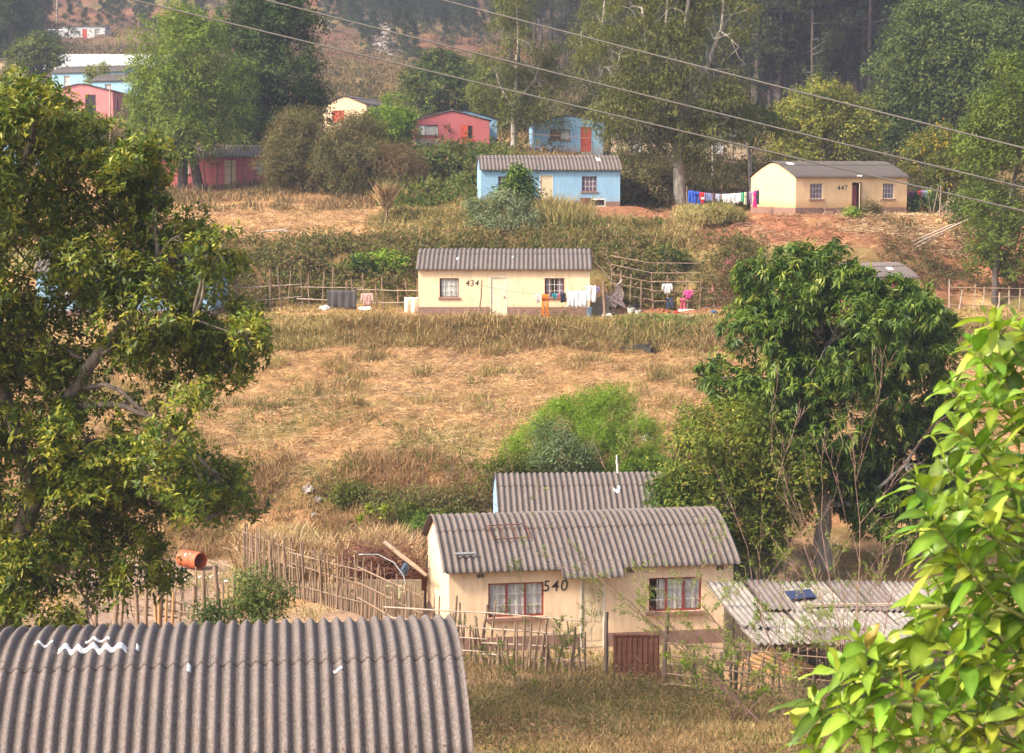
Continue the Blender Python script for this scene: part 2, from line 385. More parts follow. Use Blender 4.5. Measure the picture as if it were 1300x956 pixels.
def build_ground():
    Yr = [-60, -30, -10, 0, 3, 6, 9, 12, 15, 18, 21, 24, 27, 30, 33, 36, 38, 40]
    Yr += list(np.arange(41, 64, .4)); Yr += list(np.arange(64, 130, .22)); Yr += list(np.arange(130, 200, .7)); Yr += list(np.arange(200, 460, 2.5)); Yr += list(np.arange(460, 700, 12)); Yr += [750, 850, 1000, 1250, 1500]
    Yr = np.array(Yr); u = np.concatenate([np.linspace(-1.3, -.4, 20)[:-1], np.linspace(-.4, .4, 330), np.linspace(.4, 1.3, 20)[1:]])
    X = u[None, :]*(np.maximum(Yr, 0)+12)[:, None]; Yg = np.repeat(Yr[:, None], len(u), 1)
    x, y = X.ravel(), Yg.ravel(); z = terr(x, y); nr, nc = len(Yr), len(u)
    idx = np.arange(nr*nc).reshape(nr, nc)
    f = np.stack([idx[:-1, :-1].ravel(), idx[:-1, 1:].ravel(), idx[1:, 1:].ravel(), idx[1:, :-1].ravel()], 1)
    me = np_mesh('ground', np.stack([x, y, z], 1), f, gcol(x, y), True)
    m, nt, b, o = newmat('ground_cover'); c = attr(nt); v = coords(nt)
    n = noise(nt, v, 2.2, 6, .75); n2 = noise(nt, coords(nt, (1, 1, 1)), 11, 5, .7)
    a = mixc(nt, 1.0, c, ramp(nt, n, [(.28, grey(.55)), (.5, grey(.95)), (.72, grey(1.3))]), 'MULTIPLY')
    a = mixc(nt, 1.0, a, ramp(nt, n2, [(.3, grey(.7)), (.7, grey(1.2))]), 'MULTIPLY')
    nt.links.new(a, b.inputs['Base Color']); b.inputs['Roughness'].default_value = 1; b.inputs['Specular IOR Level'].default_value = .1
    bump(nt, b, n2, .8, .12)
    tag(link('ground', me, m), 'dry straw covered hillside with red soil patches', None, None, 'structure')

# ------------------------------------------------------------------ blades (grass, straw)
def blades(name, label, x, Y, h, w, cols, seed, lean=.5, per=1, spread=.15, mat='straw', cat='grass', lift=0, kind='stuff', parent=None):
    rg = np.random.default_rng(seed); n = len(x)
    z = terr(x, Y)+lift
    if per > 1:
        x = np.repeat(x, per)+rg.normal(0, spread, n*per); Y = np.repeat(Y, per)+rg.normal(0, spread, n*per); z = np.repeat(z, per)-.02
        tint = np.repeat(rg.random(n), per)
    else: tint = rg.random(n)
    n = len(x); a = rg.random(n)*2*np.pi; nz = fbm(x*.9, Y*.9, octv=3, seed=seed+200); nl = np.clip((fbm(x*.28, Y*.28, octv=3, seed=seed+300)-.5)*2.6+.5, 0, 1); hh = h*(.45+rg.random(n)*.8)*np.clip(.2+1.6*nz, .3, 1.5); ln = np.abs(rg.normal(0, lean, n)) if lean < 1.2 else np.clip(rg.normal(lean, .3, n), .3, 1.65); el = np.pi/2-np.minimum(ln, 1.5)
    d = np.stack([np.cos(a)*np.cos(el), np.sin(a)*np.cos(el), np.sin(el)], 1)
    b = rg.random(n)*2*np.pi; s = np.stack([np.cos(b), np.sin(b), rg.normal(0, .3, n)], 1)*(w*(.6+.8*rg.random(n)))[:, None]*.5
    p = np.stack([x, Y, z-.02], 1); L = hh[:, None]
    mid = p+d*L*.55; tip = p+d*L+np.stack([np.cos(a), np.sin(a), -np.ones(n)*.6], 1)*L*.18
    v = np.stack([p-s, p+s, mid+s*.8, mid-s*.8, tip], 1).reshape(-1, 3)
    i = np.arange(n)*5
    f = np.concatenate([np.stack([i, i+1, i+2], 1), np.stack([i, i+2, i+3], 1), np.stack([i+3, i+2, i+4], 1)])
    cols = np.array(cols); k = (np.clip(tint*.3+rg.random(n)*.35+nl*.38, 0, .999)*len(cols)).astype(int)
    c = cols[k]*(.75+.5*rg.random(n))[:, None]; c = np.repeat(c, 5, 0)
    me = np_mesh(name, v, f, c)
    o = link(name, me, M[mat], parent)
    if parent is None: tag(o, label, None if kind else cat, None, kind)
    return o
def sample(pxa, pxb, Ya, Yb, n, seed, mask=None):
    rg = np.random.default_rng(seed)
    Y = np.sqrt(rg.random(n)*(Yb**2-Ya**2)+Ya**2); px = pxa+(pxb-pxa)*rg.random(n); x = (px-650)/F*Y
    keep = np.ones(n, bool)
    for (cx, cy, th, hx, hy, pz) in PADS:
        lx = (x-cx)*math.cos(th)+(Y-cy)*math.sin(th); ly = -(x-cx)*math.sin(th)+(Y-cy)*math.cos(th)
        keep &= ~((np.abs(lx) < hx-.1) & (np.abs(ly) < hy-.1))
    if mask is not None: keep &= mask(x, Y, px)
    return x[keep], Y[keep]

# ------------------------------------------------------------------ foliage
def leaves(pos, out, rg, per, ln, wd, cols, droop=.3, up=.2, jit=.12, tipc=None, tipf=0., out_w=.6, fold=.25, ctone=None, face=0.):
    n = len(pos); p = np.repeat(pos, per, 0); o = np.repeat(out, per, 0); N = n*per
    p = p+rg.normal(0, jit, (N, 3)); r = rg.normal(0, 1, (N, 3)); r /= np.linalg.norm(r, axis=1)[:, None]
    d = o*out_w+r*.8; d -= o*(np.sum(d*o, 1)/np.maximum(np.sum(o*o, 1), 1e-6)*(face > 0)*.7)[:, None]; d[:, 2] += up-droop; d /= np.linalg.norm(d, axis=1)[:, None]
    upv = rg.normal(0, .45 if face == 0 else .32, (N, 3)); upv[:, 2] += 1-.6*face; upv += o*(.4+1.1*face)
    s = np.cross(d, upv); s /= np.maximum(np.linalg.norm(s, axis=1), 1e-6)[:, None]; nn = np.cross(s, d)
    L = (ln*(.65+.7*rg.random(N)))[:, None]; W = (wd*(.7+.6*rg.random(N)))[:, None]
    m = p+d*L*.45+nn*(-fold*.5)*W
    tip = p+d*L; tip[:, 2] -= (L[:, 0]*droop*.35)
    v = np.stack([p, m+s*W*.5+nn*W*fold, tip, m-s*W*.5+nn*W*fold], 1).reshape(-1, 3)
    i = np.arange(N)*4
    f = np.concatenate([np.stack([i, i+1, i+2], 1), np.stack([i, i+2, i+3], 1)])
    cols = np.array(cols); ct = np.repeat(rg.random(n) if ctone is None else ctone, per)
    k = (np.clip(ct*.7+rg.random(N)*.4-.05, 0, .999)*len(cols)).astype(int); c = cols[k]*(.8+.4*rg.random(N))[:, None]
    if tipc is not None:
        sel = np.repeat(rg.random(n) < tipf, per) & (rg.random(N) < .75)
        c[sel] = np.array(tipc)*(.8+.4*rg.random(sel.sum()))[:, None]
    return v, f, np.repeat(c, 4, 0)
def crown_points(lobes, n, rg, freq=.8, thr=.42, shell=.62, lump=.25, keep_in=.55, clump=1.0):
    """lobes: (cx,cy,cz,rx,ry,rz) rows"""
    lb = np.array(lobes, float); wt = (lb[:, 3]*lb[:, 5]+lb[:, 3]*lb[:, 4]); wt /= wt.sum()
    got = []; outs = []; tot = 0
    # each lobe carries smaller clumps of leaves on its surface, with gaps between them
    sub = []
    for l, w_ in zip(lb, wt):
        sr = float(np.clip(l[3]*.36, .22, 1.05))*clump; m_ = int(max(4, 7.5*(l[3]*l[5])/(sr*sr)))
        dd = rg.normal(0, 1, (m_, 3)); dd[:, 2] += .25; dd /= np.linalg.norm(dd, axis=1)[:, None]; q_ = (.62+.42*rg.random(m_))[:, None]
        c_ = l[:3]+dd*l[3:]*q_; rr_ = sr*(.6+.7*rg.random(m_)); sub.append(np.column_stack([c_, rr_*1.15, rr_*1.15, rr_*.8]))
    keep_lb = lb; lb = np.concatenate(sub); g_ = fbm(lb[:, 0]*freq, lb[:, 1]*freq, lb[:, 2]*freq, 3, 77) > thr; lb = lb[g_] if g_.sum() > 4 else lb
    lc = keep_lb[:, :3].mean(0); wt = lb[:, 3]**2; wt /= wt.sum(); tot = 0
    for _ in range(14):
        k = rg.choice(len(lb), n, p=wt); d = rg.normal(0, 1, (n, 3)); d[:, 2] += .45; d /= np.linalg.norm(d, axis=1)[:, None]
        rr = .72+.3*rg.random(n); rr[rg.random(n) < .15] *= .5
        pos = lb[k, :3]+d*lb[k, 3:]*rr[:, None]
        ins = np.zeros(n, bool)
        for l in keep_lb: ins |= (((pos-l[:3])/l[3:])**2).sum(1) < .45**2
        ok = ~ins | (rg.random(n) < .2)
        oo = d*.75+np.array((0, 0, .25)); got.append(pos[ok]); outs.append(oo[ok]); tot += ok.sum()
        if tot >= n: return np.concatenate(got)[:n], np.concatenate(outs)[:n]
    for _ in range(12):
        k = rg.choice(len(lb), n*2, p=wt); d = rg.normal(0, 1, (n*2, 3)); d /= np.linalg.norm(d, axis=1)[:, None]
        rr = shell+(1-shell)*np.sqrt(rg.random(n*2)); rr[rg.random(n*2) < .12] *= .6
        C = lb[k, :3]; Rr = lb[k, 3:]
        q = fbm(C[:, 0]+d[:, 0]*2.2*Rr[:, 0]*.6, C[:, 1]+d[:, 1]*2.2*Rr[:, 1]*.6, C[:, 2]+d[:, 2]*2.2*Rr[:, 2]*.6, 3, 101)
        pos = C+d*Rr*(rr*(1-lump+2*lump*q))[:, None]
        g = fbm(pos[:, 0]*freq, pos[:, 1]*freq, pos[:, 2]*freq, 3, 77) > thr
        ins = np.zeros(len(pos), bool)
        for j, l in enumerate(lb):
            e = (((pos-l[:3])/l[3:])**2).sum(1); ins |= (e < keep_in**2) & (k != j)
        ok = g & (~ins | (rg.random(len(pos)) < .15))
        got.append(pos[ok]); o = d*.8+np.array((0, 0, .25)); outs.append(o[ok]); tot += ok.sum()
        if tot >= n: break
    return np.concatenate(got)[:n], np.concatenate(outs)[:n]
def wob_line(a, b, n, amp, rg, sag=0):
    a, b = Vector(a), Vector(b); L = (b-a).length; pts = []
    off = Vector((0, 0, 0))
    for i in range(n+1):
        t = i/n
        if 0 < i < n: off += Vector((rg.gauss(0, amp), rg.gauss(0, amp), rg.gauss(0, amp*.6)))*L/n
        pts.append(a.lerp(b, t)+off*(math.sin(math.pi*t)**.5 if 0 < t < 1 else 0)+Vector((0, 0, sag*math.sin(math.pi*t))))
    return pts
def tree(name, label, cat, base, lobes, n, per, ln, wd, cols, trunk_r=.2, bark='bark', leaf='leaf', group=None, seed=1, droop=.3, tipc=None, tipf=0, up=.2, jit=.15,
         thr=.42, freq=.8, shell=.62, limbs=None, twigs=10, fork=None, out_w=.6, lump=.25, kind_crown='crown', stems=1, fold=.25, clump=1.0, face=.75):
    """lobes in world coordinates (cx,cy,cz,rx,ry,rz); returns the root Empty"""
    rg = np.random.default_rng(seed); rp = random.Random(seed)
    base = Vector(base); root = empty(name, base, label, cat, group)
    lb = [(l[0]-base.x, l[1]-base.y, l[2]-base.z, l[3], l[4], l[5]) for l in lobes]
    pos, out = crown_points(lb, n, rg, freq, thr, shell, lump, .55, clump)
    v, f, c = leaves(pos, out, rg, per, ln, wd, cols, droop, up, jit, tipc, tipf, out_w, fold, None, face)
    mb = MB()
    cen = Vector((sum(l[0] for l in lb)/len(lb), sum(l[1] for l in lb)/len(lb), sum(l[2] for l in lb)/len(lb)))
    zmin = min(l[2]-l[5]*.3 for l in lb); fork = fork if fork is not None else max(.25*cen.z, min(zmin, cen.z*.6))
    if limbs:
        for pts, r0, r1 in limbs:
            pts = [Vector(p)-base for p in pts]; k = len(pts)
            fine = []; 
            for i in range(k-1):
                for t in (0, .25, .5, .75): 
                    fine.append(pts[i].lerp(pts[i+1], t)+Vector((rp.gauss(0, r1*.5), rp.gauss(0, r1*.5), 0)))
            fine.append(pts[-1]); m = len(fine)
            mb.tube(fine, [r0+(r1-r0)*i/(m-1) for i in range(m)], 8)
    for s in range(stems):
        ang = rp.random()*6.28; sp = 0 if stems == 1 else trunk_r*1.6
        b0 = Vector((math.cos(ang)*sp, math.sin(ang)*sp, -.25)); top = Vector((cen.x*.4+(rp.random()-.5)*(stems > 1)*2.0, cen.y*.4+(rp.random()-.5)*(stems > 1)*1.5, fork))
        tr = wob_line(b0, top, 6, .05, rp)
        if not limbs or stems > 1: mb.tube(tr, [trunk_r*(1.35-.65*min(1, i/2.) if i < 2 else (1-.06*i)) for i in range(7)], 9)
    for li, l in enumerate(lb):
        c0 = Vector(l[:3]); a = top if not limbs else min([Vector(p)-base for pts, _, _ in limbs for p in pts], key=lambda q: (q-c0).length)
        pts = wob_line(a, c0, 5, .12, rp, .1); r0 = trunk_r*(.22 if limbs else .45)
        mb.tube(pts, [max(.012, r0*(1-.14*i)) for i in range(6)], 6)
        near = [Vector(q) for q in pos[rg.choice(len(pos), min(len(pos), 400), replace=False)] if (Vector(q)-c0).length < max(l[3:])*1.15]
        for q in near[:twigs]:
            mb.tube(wob_line(pts[rp.choice((3, 4, 5))], q, 3, .1, rp), [r0*.32, r0*.24, r0*.16, r0*.07], 4, False)
    mb.build('trunk', M[bark], root, smooth=True)
    me = np_mesh('crown', v, f, c); link(kind_crown, me, M[leaf], root)
    return root
def lobe(px, py, Y, r, ry=None, rz=None):
    """a lump of crown whose middle stands at distance Y"""
    p = P(px, py, Y); return (p.x, p.y, p.z, r, ry or r, rz or r)
# ------------------------------------------------------------------ corrugated sheets and houses
def roof_pt(s, t, run, H, rise, pitch, amp, lift=0, expo=1.6):
    at = abs(t); z = H+rise*(1-at**expo); y = t*run
    dz = -rise*expo*(max(at, 1e-4)**(expo-1))/run*(1 if t > 0 else -1)
    n = Vector((0, -dz, 1)).normalized(); a = amp*math.cos(2*math.pi*s/pitch)+lift
    return (s, y+n.y*a, z+n.z*a)
def sheet(mb, s0, s1, t0, t1, nt_, run, H, rise, pitch=.2, amp=.026, lift=0, thick=.012, res=8, expo=1.6, skew=None, smooth_sag=0):
    ns = max(2, int((s1-s0)/pitch*res)); b = len(mb.v)
    for side in (0, 1):
        for j in range(nt_+1):
            for i in range(ns+1):
                s = s0+(s1-s0)*i/ns; t = t0+(t1-t0)*j/nt_
                tt = t+(skew(s) if skew else 0)
                mb.v.append(roof_pt(s, tt, run, H-smooth_sag*math.sin(math.pi*(s-s0)/(s1-s0)), rise, pitch, amp, lift-side*thick, expo))
    w = ns+1; K = w*(nt_+1)
    for j in range(nt_):
        for i in range(ns):
            a = b+j*w+i
            mb.f.append((a, a+1, a+1+w, a+w)); mb.f.append((a+K, a+w+K, a+1+w+K, a+1+K))
    for i in range(ns):
        a = b+i; mb.f.append((a, a+K, a+1+K, a+1)); a = b+nt_*w+i; mb.f.append((a, a+1, a+1+K, a+K))
    for j in range(nt_):
        a = b+j*w; mb.f.append((a, a+w, a+w+K, a+K)); a = b+j*w+ns; mb.f.append((a, a+K, a+w+K, a+w))
def wall_cells(mb, a0, a1, z0, z1, ops, put):
    """a wall from a0..a1 and z0..z1 with rectangular openings; put(a,b,z,z)"""
    xs = sorted({a0, a1, *[o[0] for o in ops], *[o[1] for o in ops]})
    for i in range(len(xs)-1):
        xa, xb = xs[i], xs[i+1]; zs = z0
        for o in sorted([o for o in ops if o[0] <= xa+1e-6 and o[1] >= xb-1e-6], key=lambda o: o[2]):
            if o[2] > zs+1e-4: put(xa, xb, zs, o[2])
            zs = o[3]
        if zs < z1-1e-4: put(xa, xb, zs, z1)
def text_mesh(txt, size, ext=.006, shear=0., name='house_number', spacing=1.15):
    cu = bpy.data.curves.new('numeral_curve', 'FONT'); cu.body = txt; cu.size = size; cu.extrude = ext; cu.offset = size*.002; cu.align_x = 'CENTER'; cu.shear = shear; cu.space_character = spacing
    o = bpy.data.objects.new('tmp', cu); COL.objects.link(o); bpy.context.view_layer.update()
    me = bpy.data.meshes.new_from_object(o.evaluated_get(bpy.context.evaluated_depsgraph_get()))
    bpy.data.objects.remove(o); me.name = name; return me
def add_window(root, a, b, z0, z1, frame, cols=3, rows=3, place=None, deep=.04, th=.15, curtain='curtain', bars='white_trim', casement=None, sill='sill', muntin=.022, board=None, gap=0, sillw=.07):
    """place(local mesh verts in wall frame: x along wall, y out(-)/in(+), z) -> house frame"""
    def bl(mb, name, mat, par): mb.v = [place((v[0], v[1]+(0 if name == 'sill' else deep), v[2])) for v in mb.v]; return mb.build(name, M[mat] if isinstance(mat, str) else mat, par)
    w = .05; fr = MB().box(a, a+w, .02, .09, z0, z1).box(b-w, b, .02, .09, z0, z1).box(a+w, b-w, .02, .09, z1-w, z1).box(a+w, b-w, .02, .09, z0, z0+w)
    if casement:
        for k in range(1, casement): x = a+(b-a)*k/casement; fr.box(x-.03, x+.03, .022, .088, z0+w, z1-w)
    wf = bl(fr, 'window', frame, root)
    mu = MB()
    for k in range(1, cols):
        x = a+(b-a)*k/cols
        if not (casement and abs(k*casement/cols-round(k*casement/cols)) < 1e-6): mu.box(x-muntin/2, x+muntin/2, .04, .07, z0+w, z1-w)
    for k in range(1, rows):
        z = z0+(z1-z0)*k/rows; mu.box(a+w, b-w, .042, .068, z-muntin/2, z+muntin/2)
    if mu.v: bl(mu, 'glazing_bars', bars, wf)
    bl(MB().add([(a+w, .074, z0+w), (b-w, .074, z0+w), (b-w, .074, z1-w), (a+w, .074, z1-w)], [(0, 1, 2, 3)]), 'pane', 'glass', wf)
    if board: bl(MB().box(a+w, a+(b-a)*board[0], .03, .04, z0+w, z1-w), 'board', board[1], wf)
    if curtain:
        cm = MB(); n = 40; x0, x1 = a+w+gap*(b-a)*.5, b-w; rr = random.Random(int(a*1000))
        for i in range(n+1):
            x = x0+(x1-x0)*i/n; y = .125+.02*math.sin(i*1.35+rr.random()*.6)
            cm.v += [(x, y, z0+w), (x, y, z1-w*.8)]
        cm.f = [(2*i, 2*i+2, 2*i+3, 2*i+1) for i in range(n)]
        bl(cm, 'curtain', curtain, wf)
    if sill: bl(MB().box(a-.08, b+.08, -sillw, .055, z0-.09, z0-.003), 'sill', sill, wf)
    return wf
def add_door(root, a, b, z1, mat, place, z0=0.0, frame='white_trim', ajar=0, panels=True, handle=True, hinge='left'):
    def bl(mb, name, m_, par): mb.v = [place(v) for v in mb.v]; return mb.build(name, M[m_], par)
    w = .05
    bl(MB().box(a, a+w, -.012, .1, z0, z1).box(b-w, b, -.012, .1, z0, z1).box(a+w, b-w, -.012, .1, z1-w, z1), 'door_frame', frame, root)
    d = MB().box(a+w+.004, b-w-.004, .03, .07, z0+.01, z1-w-.006)
    if panels:
        ww = b-a
        for (p0, p1) in ((.1, .3), (.37, .6), (.67, .92)):
            for (q0, q1) in ((.16, .46), (.54, .84)):
                d.box(a+ww*q0, a+ww*q1, .018, .03, z0+(z1-z0)*p0, z0+(z1-z0)*p1)
    if ajar:
        m = Matrix.Rotation(ajar, 3, 'Z'); h = Vector((a+w+.004, .05, 0) if hinge == 'left' else (b-w-.004, .05, 0))
        d.v = [tuple(m @ (Vector(v)-h)+h) for v in d.v]
    dd = bl(d, 'door', mat, root)
    if handle and not ajar: bl(MB().box(b-w-.12, b-w-.08, -.02, .03, z0+.98, z0+1.1), 'handle', 'steel', dd)
    return dd
def rag_roofz(y, D, run, H, rise, expo=1.6): return H+rise*(1-min(1, abs(y)/run)**expo)-.075

def house(name, label, mid, theta, L, D, H, rise, wall='cream', roof='roof', cat='house', pitch=.22, amp=.03, res=8, feats=(), end_feats=(), plinth=.4, over=.2, side=.12, nt_=10,
          split=.38, group=None, gable=False, number=None, pad=True, plinth_mat='plinth', flat_roof=False, extra=None, seam=True, expo=1.6):
    """mid: centre of the wall that faces the viewer (the long front, or with gable=True the end wall), at its foot"""
    th = theta+(math.pi/2 if gable else 0); c, s = math.cos(th), math.sin(th)
    off = Vector((-c, -s, 0))*(-L/2)*1 if gable else Vector((-s, c, 0))*(D/2)
    org = Vector(mid)+off
    root = empty(name, org, label, cat, group, th)
    t = .15; run = D/2+over; x0, x1, y0, y1 = -L/2, L/2, -D/2, D/2
    # walls
    mb = MB(); ops = [(x0+f['a'], x0+f['b'], f['z0'], f['z1']) for f in feats]
    zt = lambda y: rag_roofz(y, D, run, H, rise, expo)
    ez = zt(D/2)-.01
    wall_cells(mb, x0, x1, -.35, ez, ops, lambda a, b, z0, z1: mb.box(a, b, y0, y0+t, z0, z1))
    mb.box(x0, x1, y1-t, y1, -.35, ez)
    eops = [(y1-f['b'], y1-f['a'], f['z0'], f['z1']) for f in end_feats]    # measured from the viewer's side
    wall_cells(mb, y0+t, y1-t, -.35, ez, eops, lambda a, b, z0, z1: mb.box(x0, x0+t, a, b, z0, z1))
    mb.box(x1-t, x1, y0+t, y1-t, -.35, ez)
    for xe in (x0, x1-t):     # arched gable tops
        n = 14; b = len(mb.v)
        for i in range(n+1):
            y = y0+D*i/n
            mb.v += [(xe, y, ez), (xe+t, y, ez), (xe, y, max(zt(y), ez+.002)), (xe+t, y, max(zt(y), ez+.002))]
        for i in range(n):
            a = b+i*4
            mb.f += [(a, a+2, a+6, a+4), (a+1, a+5, a+7, a+3), (a+2, a+3, a+7, a+6)]
    mb.build('wall', M[wall], root)
    if plinth:
        pb = MB(); seg = [(x0-.004, x1+.004)]
        for f in feats:
            if f['z0'] < plinth:
                seg = [q for (p0, p1) in seg for q in (((p0, x0+f['a']), (x0+f['b'], p1)) if p0 < x0+f['a'] < p1 else ((p0, p1),))]
        for p0, p1 in seg: pb.box(p0, p1, y0-.006, y0-.001, -.3, plinth)
        if not any(f['z0'] < plinth for f in end_feats): pb.box(x0-.006, x0-.001, y0-.006, y1, -.3, plinth)
        pb.box(x1+.001, x1+.006, y0-.006, y1, -.3, plinth)
        pb.build('plinth', M[plinth_mat], root)
    pf = lambda v: (v[0], y0+v[1], v[2])
    pe = lambda v: (x0+v[1], y1-v[0], v[2])
    for fl, pl, o0 in ((feats, pf, x0), (end_feats, pe, 0)):
        for f in fl:
            f = dict(f); k = f.pop('k'); a, b = o0+f.pop('a'), o0+f.pop('b'); z0, z1 = f.pop('z0'), f.pop('z1')
            if k == 'win': add_window(root, a, b, z0, z1, place=pl, **f)
            elif k == 'door': add_door(root, a, b, z1, place=pl, z0=z0, **f)
            elif k == 'hole':
                m_ = MB().box(a, b, .5, .52, z0, z1); m_.v = [pl(v) for v in m_.v]
    # roof: a curved ridge sheet lapped over the lower sheets
    rb = MB(); rs0, rs1 = x0-side, x1+side
    if seam:
        sheet(rb, rs0, rs1, -1, -split+.05, nt_//2+1, run, H, rise, pitch, amp, 0, res=res, expo=expo)
        sheet(rb, rs0, rs1, split-.05, 1, nt_//2+1, run, H, rise, pitch, amp, 0, res=res, expo=expo)
        sheet(rb, rs0, rs1, -split-.012, split+.012, nt_, run, H, rise, pitch, amp, .016, res=res, expo=expo)
    else: sheet(rb, rs0, rs1, -1, 1, nt_*2, run, H, rise, pitch, amp, 0, res=res, expo=expo)
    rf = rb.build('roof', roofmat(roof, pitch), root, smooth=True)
    if number:
        txt, a, z, size, sh = number
        me = text_mesh(txt, size, .004, sh); o = link('house_number', me, M['numeral'], root)
        o.rotation_euler = (math.pi/2, 0, 0); o.location = (x0+a, y0-.008, z)
    return root, rf, dict(run=run, H=H, rise=rise, pitch=pitch, amp=amp, x0=x0, L=L, D=D, expo=expo)
def roof_patch(rf, info, s0, s1, t0, t1, mat='tar_patch', lift=.022, name='sealant_patch', nt_=4, wave=None):
    mb = MB(); sheet(mb, info['x0']+s0, info['x0']+s1, t0, t1, nt_, info['run'], info['H'], info['rise'], info['pitch'], info['amp'], lift, .003, 8, skew=wave, expo=info['expo'])
    return mb.build(name, M[mat], rf, smooth=True)
def place_house(px, py, Y, theta, gable, L, D):
    """foot of the viewer-side wall's middle, and the levelled pad under the house"""
    p = P(px, py, Y); th = theta+(math.pi/2 if gable else 0)
    if gable: cen = p+Vector((math.cos(th), math.sin(th), 0))*(L/2)
    else: cen = p+Vector((-math.sin(th), math.cos(th), 0))*(D/2)
    PADS.append((cen.x, cen.y, th, L/2+.5, D/2+.6, p.z)); return p
def W(a, b, z0=1.0, z1=2.0, **k): return dict(k='win', a=a, b=b, z0=z0, z1=z1, **k)
def Dr(a, b, z1=2.0, z0=0.0, **k): return dict(k='door', a=a, b=b, z0=z0, z1=z1, **k)

# sites first: pads must exist before the ground is made
S = {}
def site(key, px, py, Y, th=0, gable=False, L=8.9, D=5.6):
    S[key] = (place_house(px, py, Y, R(th), gable, L, D), R(th), gable, L, D)
site('fg', 237, 1137, 28.1, 7, L=8.6, D=5.8)
site('h540', 752, 822, 54.6, 9, L=8.5, D=5.4)
site('behind540', 783, 746, 62.6, 3, L=7.9, D=5.0)
site('h434', 640, 402, 98, -.6, L=8.9, D=5.6)
site('blue', 699, 262, 121, 3.5, L=8.9, D=5.4)
site('h447', 1081, 272, 118.6, 20, L=7.9, D=6.0)
site('h449', 276, 237, 143, 0, L=8.4, D=5.4)
site('pinkmid', 574, 190, 155, 4, True, L=8.5, D=6.1)
site('bluemid', 722, 193, 152, 2, True, L=8.5, D=5.6)
site('bluewing', 590, 186, 163, 8, True, L=7, D=5.6)
site('creamup', 438, 172, 165, -12, True, L=8.5, D=3.9)
site('pinkleft', 104, 152, 180, 0, True, L=9, D=5.9)
site('bluerow', 112, 120, 200, -22, False, L=9, D=5.4)
site('bluerow2', 150, 132, 190, -22, False, L=6, D=5.4)
site('longwhite', 128, 112, 232, 0, False, L=16, D=7)
site('smallwhite', 107, 50, 338, 0, False, L=7.4, D=5)
site('farleft', 2, 100, 235, 0, False, L=6, D=5)
site('whiteblock', 36, 55, 345, 0, False, L=16, D=5)
site('creamright', 865, 212, 150, 0, False, L=11, D=5)
site('blueleft', 158, 402, 97, 0, False, L=9, D=5.4)
site('blueleftup', 62, 214, 140, 0, False, L=6.5, D=5.4)
site('redright', 1118, 404, 99, 28, False, L=4.6, D=3.6)
site('shed', 1062, 884, 49.5, -2, False, L=5.5, D=3.2)

